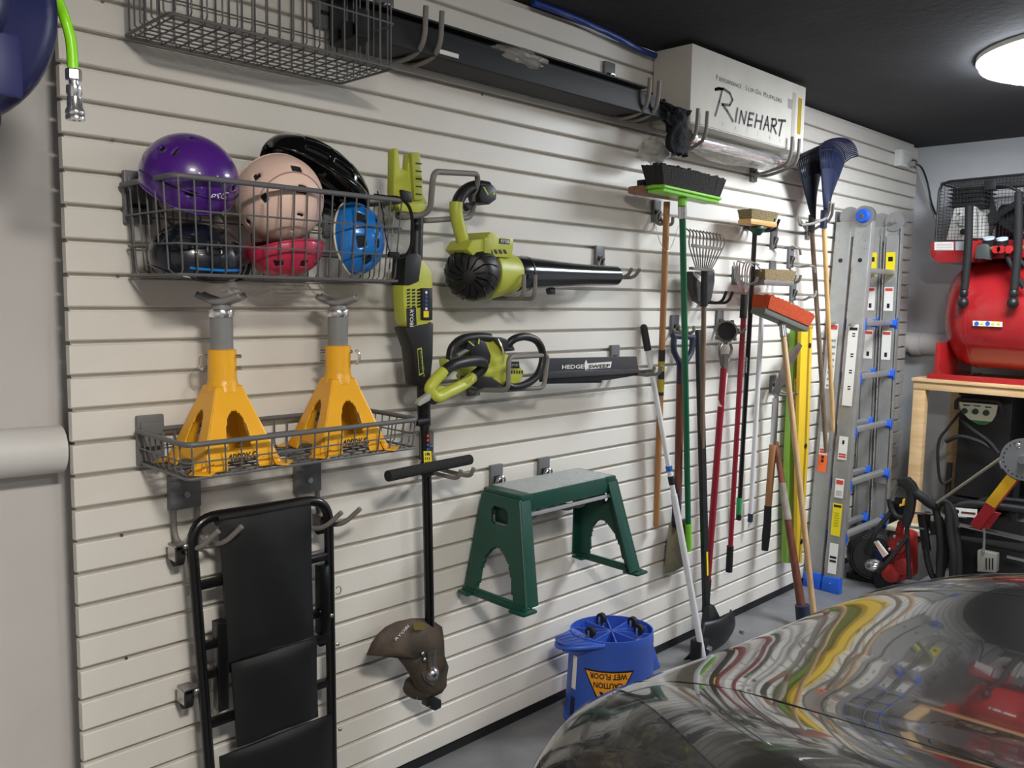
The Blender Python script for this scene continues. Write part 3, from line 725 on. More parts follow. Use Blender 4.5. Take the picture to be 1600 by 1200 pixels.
# front ring guard
part('front_ring_handle',G().tube(smoothpath([W(792,540,.16),W(803,530,.17),W(820,526,.17),W(838,532,.17),W(847,548,.17),W(847,568,.17),W(838,588,.17),W(820,601,.17),W(800,605,.165),W(790,598,.16)],5),.0125,12),M_blk,ht,smooth=True)
part('front_shield',G().tube(smoothpath([W(851,552,.168),W(850,572,.168),W(840,592,.168),W(822,604,.168),W(806,607,.165)],5),.004,8),mat('pale_edge',(190,190,185),.4),ht,smooth=True)
part('lower_housing',ppx([(736,588),(770,590),(790,604),(748,608),(735,602)],.165,.05),M_blk,ht,bevel=.004)
rk=thing('loop_hook','grey rectangular wire rack holding the hedge trimmer body','hook',W(740,600,.0))
plate(rk,W(738,595,0).x,W(738,598,0).z+.0)
pts=fillet([W(734,602,.01),W(736,610,.10),W(738,609,.12),W(794,610,.25),W(795,558,.25),W(856,555,.16),W(850,606,.16),W(790,609,.14),W(752,606,.02)],.022,5)
part('loop',G().tube(pts,.0075,10),M_prong,rk,smooth=True)
double_hook(W(958,552,0).x,W(958,556,0).z,.20,.045,'grey double hook under the blade tip of the hedge trimmer',rise=.035,drop=.06,tilt=.012,skew=-.0)
# ================================================================ step stool
M_grn=mat('stool_green',(20,70,57),.38,nz=.05,ns=10)
M_tread=mat('grey_tread',(176,180,178),.6,bump=.5,bs=160,nz=.08,ns=60)
zt=.892; zf=.555
X0,X1=1.235,1.715      # tread ends
F0,F1=1.178,1.745      # feet spread
yb0,yf0=-.045,-.215; ybf,yff=-.022,-.31
st=thing('step_stool','dark green plastic step stool with grey tread hanging on two grey hooks','stool',(1.46,-.13,zf))
def SP(f,side,yq):    # point on an end leg panel: f 0 foot..1 top, yq 0 back..1 front
    x=(F0 if side==0 else F1)*(1-f)+(X0 if side==0 else X1)*f
    y=(ybf*(1-f)+yb0*f)*(1-yq)+(yff*(1-f)+yf0*f)*yq
    return V((x,y,zf+(zt-.012-zf)*f))
part('tread',G().bb((X0+.04,yf0+.006,zt-.004),(X1-.02,yb0-.002,zt+.005)),M_tread,st,bevel=.002,label='grey ribbed tread plate')
part('top_frame',G().bb((X0+.01,yf0,zt-.055),(X1-.01,yf0+.016,zt)).bb((X0+.01,yb0-.016,zt-.055),(X1-.01,yb0,zt)).bb((X0+.01,yf0+.01,zt-.02),(X1-.01,yb0-.01,zt-.004)),M_grn,st,bevel=.004)
for side in (0,1):
    so=-1 if side==0 else 1
    # panel with an arched opening at the bottom and a hand hole at the top
    nu_,nv_=44,52; vs=[];fs=[]
    for j in range(nv_+1):
        for i in range(nu_+1): vs.append(SP(j/nv_,side,i/nu_))
    for j in range(nv_):
        for i in range(nu_):
            f=(j+.5)/nv_; q=(i+.5)/nu_
            h1=f>.06 and f<.50 and abs(q-.5)<.285*max(0,1-((f-.06)/.44)**2.6)**.5
            h2=abs((q-.5)/.2)**4+abs((f-.80)/.085)**4<1
            if h1 or h2: continue
            fs.append((j*(nu_+1)+i,j*(nu_+1)+i+1,(j+1)*(nu_+1)+i+1,(j+1)*(nu_+1)+i))
    ob=part('end_panel',G().add(vs,fs),M_grn,st,smooth=2); md=ob.modifiers.new('s','SOLIDIFY'); md.thickness=.012; md.offset=0
    # returns along the front and back edges
    for yq,wd in ((0,.035),(1,.05)):
        a0=SP(.03,side,yq); a1=SP(1,side,yq); inn=V((-so*wd,0,0)); th=V((0,.008 if yq else -.008,0))
        g=G().loft([[a0,a0+inn*1.0,a0+inn+th,a0+th],[a1,a1+inn*.9,a1+inn*.9+th,a1+th]])
        part('leg',g,M_grn,st,bevel=.003)
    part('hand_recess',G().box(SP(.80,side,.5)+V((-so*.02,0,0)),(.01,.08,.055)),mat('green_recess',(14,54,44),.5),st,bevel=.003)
    part('corner_cap',G().bb((min(SP(1,side,0).x-so*0,SP(1,side,0).x-so*.055),yf0-.002,zt-.022),(max(SP(1,side,0).x,SP(1,side,0).x-so*.055),yb0+.002,zt+.002)),M_grn,st,bevel=.006)
    fx=SP(0,side,0).x
    part('foot_rail',G().bb((fx-.014,yff,zf-.004),(fx+.014,ybf,zf+.014)),M_grn,st,bevel=.004)
    for yq in (0,1):
        y=ybf if yq==0 else yff
        q=[V((fx-.03,y+(.004 if yq==0 else -.012),zf-.004)),V((fx+.03,y+(.004 if yq==0 else -.012),zf-.004)),V((fx+.036,y+(-.05 if yq==0 else .05),zf-.004)),V((fx-.036,y+(-.05 if yq==0 else .05),zf-.004))]
        part('foot_pad',G().prism(q,(so*.0,0,.010)),M_grn,st,bevel=.004)
part('support_rail',G().bb((X0+.03,yf0-.004,zt-.072),(X1-.02,yf0+.006,zt-.060)),mat('satin_alu',(196,198,198),.35,.6),st,bevel=.002,label='light grey rail under the front edge')
part('under_rib',G().bb((X0+.1,yf0+.02,zt-.05),(X1-.1,yb0-.02,zt-.022)),M_grn,st,bevel=.004)
def stool_hook(px,py,lab):
    q=W(px,py,.01); t=thing('double_hook',lab,'hook',(q.x,0,q.z),'grey double hooks on the slatted wall')
    plate(t,q.x,q.z,.055,.08)
    part('latch_ring',G().tube([q+V((.016*math.cos(a),-.022-.006*math.sin(a),.0-.016+.018*math.sin(a))) for a in [math.radians(d) for d in range(0,181,20)]],.004,6),M_chr,t,smooth=True)
    for s_ in (-1,1):
        x=q.x+s_*.028
        part('prong',G().tube(fillet([(x,-.012,q.z-.03),(x+.0,-.03,q.z-.125),(x,-.17,q.z-.115),(x,-.185,q.z-.072)],.035,6),.0065,10),M_prong,t,smooth=True)
stool_hook(776,744,'grey double hook holding the left end of the green step stool')
stool_hook(850,732,'grey double hook holding the middle of the green step stool')
# ================================================================ mop bucket (upside down)
M_bkt=mat('bucket_blue',(58,94,190),.33,nz=.04,ns=8)
bc=V((1.735,-.20,0)); BH=.325; RX,RY=.150,.128
bk=thing('mop_bucket','blue mop bucket turned upside down on the floor, casters up, with orange sticker','bucket',(bc.x,bc.y,0))
bang=math.radians(-35); bu=V((math.cos(bang),math.sin(bang),0)); bv=V((-math.sin(bang),math.cos(bang),0))
def BR(z,k=1.,rr=0): 
    s=(1.10-.10*z/BH)*k; return [bc+bu*((RX*s-rr)*math.cos(a))+bv*((RY*s-rr)*math.sin(a))+V((0,0,z)) for a in [2*math.pi*i/48 for i in range(48)]]
g=G().loft([BR(0,1.03),BR(.012,1.03),BR(.014,1.0),BR(.28,1),BR(.283,1.012),BR(BH,1.012),BR(BH,.985),BR(BH-.055,.98),[bc+V((0,0,BH-.055))]*48],caps=False)
part('bucket_body',g,M_bkt,bk,smooth=True)
for k in range(10):
    a=math.pi*k/10*2+.2
    part('rib',G().bar(bc+V((0,0,BH-.03)),bc+bu*(RX*.95*math.cos(a))+bv*(RY*.95*math.sin(a))+V((0,0,BH-.03)),.004,.045,(-math.sin(a)*bu+math.cos(a)*bv)),M_bkt,bk)
for a,kk in ((100,.62),(210,.7),(330,.68),(20,.62)):
    a=math.radians(a); c=bc+bu*(RX*kk*math.cos(a))+bv*(RY*kk*math.sin(a))
    part('caster_fork',G().bb(c+V((-.013,-.004,BH-.03)),c+V((-.010,.004,BH+.018))).bb(c+V((.010,-.004,BH-.03)),c+V((.013,.004,BH+.018))).cyl(c+V((0,0,BH-.045)),c+V((0,0,BH-.028)),.016,n=12),M_chr,bk)
    part('caster',G().cyl(c+V((-.008,0,BH+.010)),c+V((.008,0,BH+.010)),.019,n=16),M_rub,bk,smooth=True)
# pouring lip with ribs, left; carrying-handle lug, right
dl=(W(880,970,.15)-bc); dl.z=0; dl.normalize(); ds=V((-dl.y,dl.x,0))
g=G().prism([bc+dl*.11+ds*.085+V((0,0,BH-.005)),bc+dl*.225+ds*.035+V((0,0,BH-.002)),bc+dl*.235+V((0,0,BH-.002)),bc+dl*.225-ds*.035+V((0,0,BH-.002)),bc+dl*.11-ds*.085+V((0,0,BH-.005))],(0,0,-.006))
part('pour_lip',g,M_bkt,bk)
for s in (-.03,-.01,.01,.03):
    part('lip_rib',G().bar(bc+dl*.13+ds*s*1.5+V((0,0,BH-.02)),bc+dl*.222+ds*s+V((0,0,BH-.018)),.004,.036,ds),M_bkt,bk)
part('lip_edge',G().tube(smoothpath([bc+dl*.10+ds*.09+V((0,0,BH-.012)),bc+dl*.19+ds*.055+V((0,0,BH-.014)),bc+dl*.235+V((0,0,BH-.02)),bc+dl*.19-ds*.055+V((0,0,BH-.02)),bc+dl*.10-ds*.09+V((0,0,BH-.02))]),.008,8),M_bkt,bk,smooth=True)
dr=-dl
g=G().prism([bc+dr*.14+V((0,0,BH-.02)),bc+dr*.150+V((0,0,BH-.02)),bc+dr*.215+V((0,0,.14)),bc+dr*.14+V((0,0,.125))],ds*.03)
part('lug_web',g,M_bkt,bk,bevel=.003)
part('handle_pivot',G().ell(bc+dr*.195+V((0,0,.15))+ds*.02,(.006,.006,.006)),M_chr,bk,smooth=True)
# sticker on the side facing the camera
fd=(CAM-bc); fd.z=0; fd.normalize(); a0=math.atan2(fd.dot(bv),fd.dot(bu))
def SK(s,z,k=1.006):
    a=a0+s/ .15; sc_=(1.10-.10*z/BH)*k
    return bc+bu*(RX*sc_*math.cos(a))+bv*(RY*sc_*math.sin(a))+V((0,0,z))
def sticker(z1,z0,w1,w0,k,m,nm):
    g=G().grid(lambda a,b:SK((a-.5)*2*(w0+(w1-w0)*b),z0+(z1-z0)*b,k),14,8); part(nm,g,m,bk)
sticker(.222,.075,.090,.012,1.006,M_blk_s,'sticker_border')
sticker(.216,.085,.082,.010,1.010,mat('sticker_amber',(240,160,40),.45),'caution_sticker')
def curved_text(body,z,w,sz,flip=True):
    o=text(body,sz,(0,0,0),(1,0,0),(0,1,0),M_blk_s,bk,width=w,th=0,bold=.03)
    for v in o.data.vertices:
        p=v.co+wl(bk); s=(p.x-w/2); h=p.y
        q=SK(-s,z-h,1.014) if flip else SK(-s,z+h,1.014)
        v.co=q-wl(bk)
curved_text('WET FLOOR',.212,.13,.028); curved_text('CAUTION',.180,.10,.028)
part('warning_mark',G().prism([SK(-.03,.148,1.013),SK(.012,.148,1.013),SK(.012,.135,1.013),SK(-.02,.13,1.013)],fd*.0006),M_blk_s,bk)
part('care_label',G().grid(lambda a,b:SK(-.150+.025*a,.13+.12*b-.0,1.006),4,4),M_sticker,bk,label='narrow white label near the left edge')
part('care_label',G().grid(lambda a,b:SK(-.150+.025*a,.03+.07*b-.0,1.006),4,4),mat('label_dark',(30,34,60),.5),bk)
# ================================================================ poles, brooms and garden tools
def thru(p0,p1,z):     # continue the line p0-p1 to height z
    return p0+(p1-p0)*((z-p0.z)/(p1.z-p0.z))
M_oak=mat('worn_oak_handle',(176,128,78),.55,rgb2=(150,104,62),ns=6,stretch=(8,8,1))
M_pine=mat('pine_handle',(222,184,128),.5,rgb2=(205,162,104),ns=6,stretch=(8,8,1))
M_grywd=mat('weathered_wood',(128,108,88),.7,rgb2=(100,82,64),ns=6,stretch=(8,8,1))
M_redwd=mat('red_brown_wood',(122,66,44),.55,rgb2=(92,50,36),ns=7,stretch=(8,8,1))
M_ash=mat('ash_handle',(196,164,124),.55,rgb2=(172,138,98),ns=6,stretch=(8,8,1))
M_dkred=mat('crimson_handle',(140,28,44),.35)
M_gpole=mat('green_pole',(22,96,62),.35)
M_lgrn=mat('lime_green_cap',(132,206,60),.4)
M_navy=mat('navy_steel',(36,44,66),.5)
M_alu=mat('aluminium',(190,192,194),.38,.75,nz=.05,ns=30)
M_wpole=mat('white_pole',(214,214,216),.35)
M_bris=mat('black_bristle',(40,38,38),.95,bump=.8,bs=350,nz=.35,ns=180,rgb2=(62,60,58))
M_tan=mat('tan_bristle',(158,142,104),.95,bump=.8,bs=300,nz=.3,ns=160,rgb2=(120,104,72))
def block(P,u,v,w,tu,bu_,m,name,parent,bev=.004):   # box from centre P with half axes
    g=G().add([P+u*a+v*b+w*c for a in(-1,1) for b in(-1,1) for c in(-1,1)],[(0,1,3,2),(4,6,7,5),(0,4,5,1),(2,3,7,6),(0,2,6,4),(1,5,7,3)])
    return part(name,g,m,parent,bevel=bev)
def tufts(t,P,u,v,w,nu,nv,m,flare=1.25,jag=.05,name='bristles'):
    """brush of individually leaning tufts on a block: u long half-axis, v short, w bristle direction (length)"""
    g=G()
    R_=random.Random(3)
    for i in range(nu):
        for j in range(nv):
            a=-1+2*(i+.5)/nu; b=-1+2*(j+.5)/nv
            p=P+u*a+v*b; q=P+u*(a*flare)+v*(b*flare*1.05)+w*(1-jag*R_.random()-.12*max(0,abs(a)-.6))
            uu=u.normalized()*(u.length/nu*.95); vv=v.normalized()*(v.length/nv*.95)
            g.loft([[p-uu-vv,p+uu-vv,p+uu+vv,p-uu+vv],[q-uu*flare-vv*flare,q+uu*flare-vv*flare,q+uu*flare+vv*flare,q-uu*flare+vv*flare]])
    return part(name,g,m,t,kind='stuff')
# -- green pole push broom with black bristles (front)
pa=W(1066,322,.185); pb=W(1076,858,.06)
gb=thing('push_broom','push broom with dark green pole, lime head and thick black bristles up','broom',pb)
part('pole',G().cyl(pa,pb,.0125,n=16),M_gpole,gb,smooth=True)
part('end_cap',G().cyl(pb.lerp(pa,.085),pb-(pa-pb).normalized()*.004,.0145,n=16),M_lgrn,gb,smooth=True,label='lime green cap')
part('pole_collar',G().cyl(pa+(pb-pa)*0,pa.lerp(pb,-.0)+(pb-pa).normalized()*.045,.0165,n=16),M_chr,gb,smooth=True)
part('head_socket',G().cyl(pa+V((0,0,-.0)),pa+V((0,0,.03)),.017,n=16),M_lgrn,gb,smooth=True)
hc_=W(1066,305,.185); 
u=V((.215,.0,-.006)); v=V((.0,-.048,.0)); up=V((0.0,.0,1)); hc_=hc_+V((.015,0,-.012))
# head lies level and parallel with the wall, bristles upwards
block(hc_+V((0,0,.012)),u*.86,v*.75,up*.010,0,0,M_lgrn,'head_block',gb,.004)
part('head_rim',G().tube([hc_+V((0,0,.02))+u*a+v*b for a,b in ((-.88,-.8),(.88,-.8),(.95,0),(.88,.8),(-.88,.8),(-.95,0))],.006,8,True),M_lgrn,gb,smooth=True)
tufts(gb,hc_+V((0,0,.022)),u*.86,v*.78,up*.082,30,9,M_bris,1.17,jag=.14)
# -- wooden handled broom behind it, flat brown head
pa=W(1042,315,.09); pb=W(1025,822,.035)
wb=thing('push_broom','push broom with brown wooden handle and wooden head, behind the green broom','broom',pb)
part('handle',G().cyl(pa,pb,.0125,n=14),M_oak,wb,smooth=True)
hh=W(1035,303,.11); block(hh,V((.17,0,0)),V((0,.035,0)),V((0,0,.014)),0,0,mat('broom_head_wood',(150,112,86),.6,rgb2=(128,92,70),ns=8,stretch=(1,6,6)),'head_block',wb,.008)
tufts(wb,hh+V((0.02,0,.013)),V((.14,0,0)),V((0,.03,0)),V((0,0,.03)),16,4,M_bris,1.0)
part('wrap_label',G().cyl(pa.lerp(pb,.44),pa.lerp(pb,.58),.0135,n=14),mat('label_black_gold',(30,30,26),.5),wb,smooth=True,label='black and gold printed sleeve')
a=W(1031,542,.09)
part('label_print',G().cyl(pa.lerp(pb,.475),pa.lerp(pb,.505),.0138,n=14),mat('gold_print',(170,150,50),.5),wb,smooth=True)
part('label_print',G().cyl(pa.lerp(pb,.53),pa.lerp(pb,.57),.0138,n=14),MATS['gold_print'],wb,smooth=True)
part('hang_wire',G().tube(smoothpath([W(1025,355,.03),W(1030,375,.06),W(1042,393,.11),W(1052,378,.09),W(1060,352,.05)],4),.0012,5),M_zinc,wb)
t=double_hook(W(1023,330,0).x,W(1023,330,0).z,.07,.05,'dark bracket hook behind the wooden broom handle',rise=.03,drop=.055)
# -- leaning telescopic white pole with black grip
pa=W(1006,512,.016); pb_=W(1095,1008,.20); pb=thru(pa,pb_,.012)
wp=thing('telescopic_pole','white aluminium pole with black grip leaning on the wall right of the bucket','pole',pb)
part('upper_tube',G().cyl(pa,pa.lerp(pb,.5),.0105,n=16),M_wpole,wp,smooth=True)
part('lower_tube',G().cyl(pa.lerp(pb,.485),pb,.0135,n=16),M_wpole,wp,smooth=True)
part('grip',G().cyl(pa-(pb-pa)*.002,pa.lerp(pb,.065),.0145,n=16),M_blk,wp,smooth=True)
part('grip_end',G().ell(pa,(.0145,.0145,.0145)),M_blk,wp,smooth=True)
part('twist_lock',G().cyl(pa.lerp(pb,.40),pa.lerp(pb,.415),.0135,n=16),M_blu_s,wp,smooth=True)
part('twist_lock',G().cyl(pa.lerp(pb,.43),pa.lerp(pb,.455),.0125,n=16),M_blk,wp,smooth=True)
# -- round shovel blade up: D-grip spade hanging
def spade():
    pa=W(1064,560,.07); pb=W(1058,815,.06)
    t=thing('garden_spade','spade with black D-grip and red-brown shaft, blade hanging down beside the wooden broom','spade',pb)
    part('shaft',G().cyl(pa,pb,.017,.015,n=14),M_redwd,t,smooth=True)
    g=G().tube(smoothpath([W(1062,600,.07),W(1062,570,.07),W(1053,548,.07),W(1053,526,.07)],5),.0125,10)
    part('d_grip',g,M_navy,t,smooth=True)
    part('d_grip',G().tube(smoothpath([W(1064,600,.07),W(1068,572,.07),W(1080,550,.07),W(1082,528,.07)],5),.0125,10),M_navy,t,smooth=True)
    part('grip_bar',G().cyl(W(1051,525,.07),W(1084,527,.07),.012,n=12),M_navy,t,smooth=True)
    part('socket',G().cyl(W(1060,735,.062),W(1056,822,.055),.0165,.020,n=14),M_navy,t,smooth=True)
    bp=[(1045,818),(1071,812),(1072,860),(1068,885),(1052,894),(1038,896),(1041,860)]
    g=G().loft([[W(x,y,.045) for x,y in bp],[W(x,y,.052) for x,y in bp]])
    part('blade',g,mat('dirty_steel_blade',(66,64,58),.6,.4,rgb2=(104,96,72),ns=10),t,bevel=.001)
spade()
hk1=double_hook(W(1052,505,0).x,W(1052,508,0).z,.085,.05,'grey double hook holding the D-grip spade',rise=.03,drop=.03)
# -- spring rake (fan) with dustpan shape behind
pa=W(1098,450,.10); pb=W(1095,905,.05)
fr=thing('hand_fan_rake','small grey steel fan rake with thin tines and brown handle','rake',W(1098,470,.1))
part('handle',G().cyl(W(1100,470,.10),W(1097,700,.08),.0105,n=12),M_grywd,fr,smooth=True)
part('ferrule',G().cyl(W(1101,420,.11),W(1100,478,.10),.0145,n=12),M_blk,fr,smooth=True)
for k in range(11):
    f=k/10; x0=1088+24*f; x1=1078+52*f; y1=358+8*f
    pts=[W(x0,420,.12),W(x1-1+2*f,384,.13),W(x1,364+6*f,.135),W(x1-5,y1,.165)]
    part('tine',G().tube(smoothpath(pts,4),.0042,6,flat=.7),M_stl,fr,smooth=True)
part('tine_band',ppx([(1081,381),(1128,387),(1128,392),(1081,386)],.137,.004),M_stl,fr)
part('tine_plate',ppx([(1083,417),(1116,421),(1116,425),(1083,421)],.128,.02),M_stl,fr)
dp=thing('dustpan','dark grey dustpan hanging behind the small fan rake','dustpan',W(1100,450,.06))
part('pan',ppx([(1082,424),(1117,424),(1117,440),(1112,468),(1102,478),(1090,470),(1083,450)],.075,.03),mat('charcoal_plastic',(58,58,60),.6,nz=.2,ns=30),dp,bevel=.004)
part('pan_label',ppx([(1083,424),(1096,432),(1096,442),(1084,430)],.0762,.001),M_sticker,dp)
double_hook(W(1098,468,0).x,W(1098,462,0).z-.0,.11,.05,'grey double hook under the small fan rake',rise=.05,drop=.03,tilt=.02,grip=M_blk)
# -- black snow shovel standing blade-down on the floor
pa=W(1092,515,.06); pb=W(1106,985,.10)
pbb=H(1104,1000,.06) ; pbb=V((W(1104,985,.12).x,-.12,.10))
ss=thing('snow_shovel','black snow shovel with straight black shaft standing blade down on the floor','shovel',pbb)
part('shaft',G().bar(W(1092,515,.05),pbb,.036,.02,(1,0,0)),M_blk,ss,bevel=.004)
part('shaft_label',G().bar(V(W(1092,515,.05)).lerp(pbb,.74)+V((.0,-.012,0)),V(W(1092,515,.05)).lerp(pbb,.82)+V((0,-.012,0)),.012,.001,(1,0,0)),M_yel_s,ss)
cx_,cy_=pbb.x,-.14
def blade(a,b):
    x=(a-.5)*.36; z=.16*b; y=-.05*math.sin(b*2.2)-.05*(1-(2*a-1)**2)*.6
    return V((cx_+x*(.62+.38*(1-b)),cy_-.02+y+.03,z+.006))
ob=part('blade',G().grid(blade,20,10),M_blkg if False else M_blk,ss,smooth=True); md=ob.modifiers.new('s','SOLIDIFY'); md.thickness=.006
part('blade_socket',G().loft([[V((cx_-.05,cy_-.03,.12)),V((cx_+.05,cy_-.03,.12)),V((cx_+.05,cy_+.02,.12)),V((cx_-.05,cy_+.02,.12))],[V((cx_-.02,-.14,.20)),V((cx_+.02,-.14,.20)),V((cx_+.02,-.11,.20)),V((cx_-.02,-.11,.20))]]),M_blk,ss,bevel=.003)
for s in (-.14,.12): part('bolt',G().cyl((cx_+s,cy_-.075,.075),(cx_+s,cy_-.090,.075),.011,n=8),M_zinc,ss,smooth=True)
part('blade_wing',G().bb((cx_-.19,cy_-.07,.02),(cx_-.12,cy_-.02,.11)),M_blk,ss,bevel=.006)
# -- edging wheel with crimson handle
pa=W(1131,560,.09); pb=W(1102,955,.045)
ew=thing('lawn_edger','wheel-headed lawn edger with crimson shaft and white label','edger',pb)
part('shaft',G().cyl(W(1131,575,.09),pb,.0145,n=14),M_dkred,ew,smooth=True)
part('grip',G().cyl(W(1106,905,.05),pb+(pb-pa)*.005,.0165,n=14),M_rub,ew,smooth=True)
part('fork',G().tube(smoothpath([W(1128,572,.09),W(1124,548,.10),W(1128,538,.10)],5),.006,8).tube(smoothpath([W(1134,572,.09),W(1143,548,.09),W(1141,538,.09)],5),.006,8).cyl(W(1133,553,.09),W(1132,580,.09),.0155,n=12),M_stl,ew,smooth=True)
wc=W(1135,518,.10)
part('wheel',G().lathe([(.040,-.012),(.047,-.010),(.047,.010),(.040,.012),(.036,.0)],wc,(-.75,-.55,.1),n=26,caps=False),M_stl,ew,smooth=True)
part('wheel_disc',G().lathe([(.001,-.002),(.040,-.002),(.040,.002),(.001,.003)],wc,(-.75,-.55,.1),n=26),M_rub,ew,smooth=True)
for k in range(7):
    a=2*math.pi*k/7; ax_=V((-.75,-.55,.1)).normalized(); u_=ax_.orthogonal().normalized(); v_=ax_.cross(u_)
    c_=wc+(u_*math.cos(a)+v_*math.sin(a))*.048
    part('wheel_tooth',G().box(c_,(.012,.012,.014)),M_stl,ew)
part('label',G().cyl(W(1131.5,583,.088),W(1126,635,.082),.0152,n=14),M_sticker,ew,smooth=True,label='white paper label round the shaft')
double_hook(W(1122,500,0).x,W(1120,500,0).z,.10,.06,'grey double hook holding the edger wheel',rise=.02,drop=.055,tilt=.02)
# -- cultivator claw with crimson shaft, black grips
pa=W(1163,470,.09); pb=W(1139,893,.05)
cv=thing('claw_cultivator','crimson shafted claw cultivator with curved steel tines and black grips','cultivator',pb)
part('shaft',G().cyl(pa,pb,.0115,n=14),M_dkred,cv,smooth=True)
part('upper_sleeve',G().cyl(W(1163,460,.09),W(1161,497,.088),.0155,n=14),M_rub,cv,smooth=True)
part('grip',G().cyl(W(1141,853,.055),pb,.0155,n=14),M_rub,cv,smooth=True)
for k,(dx,tx,ty) in enumerate(((-10,1150,408),(-7,1156,411),(-3,1168,408),(1,1172,416),(4,1180,414),(8,1184,424),(-12,1142,420))):
    pts=[W(1163,460,.10),W(1163+dx,440,.11),W(1163+dx*1.1,424,.12),W((1163+dx+tx)/2,410,.15),W(tx+6,ty,.20)]
    part('tine',G().tube(smoothpath(pts,4),.0032,6),M_zinc,cv,smooth=True)
double_hook(W(1148,430,0).x,W(1146,430,0).z,.12,.06,'grey double hook holding the claw cultivator',rise=.03,drop=.04,tilt=.01)
# -- scrubbing brush with black pole
pa=W(1180,354,.115); pb=W(1154,812,.04)
sb=thing('deck_brush','long black pole deck brush with pale wooden head and tan bristles','brush',pb)
part('pole',G().cyl(pa,pb,.0105,n=14),M_frm,sb,smooth=True)
part('end_cap',G().cyl(W(1155,778,.045),W(1154.4,803,.042),.0125,n=14),mat('mid_green_cap',(40,150,80),.4),sb,smooth=True,label='green collar at the lower end')
part('end_cap',G().cyl(W(1154.4,802,.042),pb,.0122,n=14),M_blk,sb,smooth=True)
h_=W(1184,349,.12)
part('head_socket',G().lathe([(.03,0),(.034,.012),(.022,.03),(.014,.04)],h_+V((-.0,0,-.012)),(0,0,-1),n=18),mat('dark_green_plastic',(20,70,50),.5),sb,smooth=True)
block(h_,V((.115,0,0)),V((0,.034,0)),V((0,0,.013)),0,0,mat('pale_wood_head',(214,172,108),.5,rgb2=(196,150,88),ns=8,stretch=(1,6,6)),'head_block',sb,.012)
tufts(sb,h_+V((0,0,.012)),V((.105,0,0)),V((0,.030,0)),V((0,0,.042)),18,5,M_tan,1.12)
double_hook(W(1170,345,0).x-.02,W(1170,345,0).z,.13,.045,'grey double hook under the pale wooden deck brush head',rise=.05,drop=.05,tilt=.02,grip=M_blk)
text('Quickie',.02,W(1168,558,.089),V((0.02,0,-1)),(-1,0,0),M_sticker,sb,width=.07,th=.001)
# -- second brush on white pole
pa=W(1190,470,.07); pb=W(1170,825,.03)
s2=thing('scrub_brush','white pole scrub brush with grey head and dusty tan bristles','brush',pb)
part('pole',G().cyl(W(1192,462,.075),W(1173,802,.035),.0115,n=14),M_wpole,s2,smooth=True)
part('pole_end',G().cyl(W(1173,802,.035),W(1172,815,.033),.0125,n=14),M_navy,s2,smooth=True,label='navy blue collar at the lower end')
part('pole_end',G().cyl(W(1172,815,.033),pb,.0075,n=12),mat('clear_tip',(200,196,188),.4),s2,smooth=True)
h_=W(1208,442,.12)
block(h_,V((.14,0,0)),V((0,.034,0)),V((0,0,.012)),0,0,mat('grey_brush_back',(110,108,106),.5),'head_block',s2,.01)
tufts(s2,h_+V((0,0,.010)),V((.13,0,0)),V((0,.032,0)),V((0,0,.05)),20,5,M_tan,1.12)
double_hook(W(1215,415,0).x-.06,W(1180,420,0).z,.13,.05,'grey double hook under the dusty tan scrub brush',rise=.035,drop=.06,tilt=.01)
# -- orange push broom leaning in front
ob_top=W(1222,505,.22); ob_bot=thru(W(1222,505,.22),W(1272,965,.50),.012)
ob_=thing('push_broom','push broom with orange bristles and long pale wooden handle leaning forward','broom',ob_bot)
part('handle',G().cyl(ob_top,ob_bot,.0125,n=14),M_ash,ob_,smooth=True)
dirn=(ob_bot-ob_top).normalized()
part('ferrule',G().cyl(ob_top-dirn*.0,ob_top+dirn*.06,.0155,n=14),M_zinc,ob_,smooth=True)
a=W(1190,474,.20); b=W(1262,512,.20); hm=(a+b)/2
hu=(W(1258,506,.2)-W(1194,478,.2))/2; hv=V((0,-.04,.0)); hw=V((.012,-.01,.06))
hb_=ob_top-dirn*.02+V((-.0,0,0))
part('head_socket',G().cyl(ob_top+dirn*.01,ob_top-dirn*.03,.02,n=14),M_brk,ob_,smooth=True)
hb_=W(1220,500,.215)
block(hb_,hu*1.05,hv*.85,hw.normalized()*.013,0,0,mat('greygreen_head',(104,106,98),.6),'head_block',ob_,.006)
tufts(ob_,hb_+hw.normalized()*.012,hu*1.0,hv*.95,hw.normalized()*.06,26,8,mat('orange_bristle',(205,80,38),.9,bump=.8,bs=300,nz=.12,ns=140),1.08,jag=.1)
# -- mattock with thick reddish handle, head on the floor
mt_b=H(1254,962,.03); mt_b=V((3.08,-.30,.05)); mt_t=W(1212,690,.07)
mk=thing('mattock','mattock with thick reddish wooden handle, iron head resting on the floor','mattock',mt_b)
mt_b=thru(mt_t,W(1251,940,.27),.045)
part('handle',G().tube([mt_t,mt_t.lerp(mt_b,.5),mt_b],[.0125,.017,.021],14),M_redwd,mk,smooth=True)
part('worn_patch',G().cyl(mt_t.lerp(mt_b,.24),mt_t.lerp(mt_b,.45),.0162,.0188,n=14),mat('bare_steel_patch',(150,140,132),.5,nz=.2,ns=20),mk,smooth=True)
part('head_eye',G().cyl(mt_b+V((-.002,.006,.06)),mt_b+V((.004,-.006,-.035)),.034,.036,n=16),M_navy,mk,smooth=True)
part('head_blade',G().loft([[mt_b+V(q) for q in ((-.0,-.0,.012),(-.0,-.03,.012),(-.0,-.03,-.018),(0,0,-.018))],[mt_b+V(q) for q in ((-.17,-.05,-.022),(-.17,-.10,-.022),(-.17,-.10,-.030),(-.17,-.05,-.030))]]),M_navy,mk,bevel=.002)
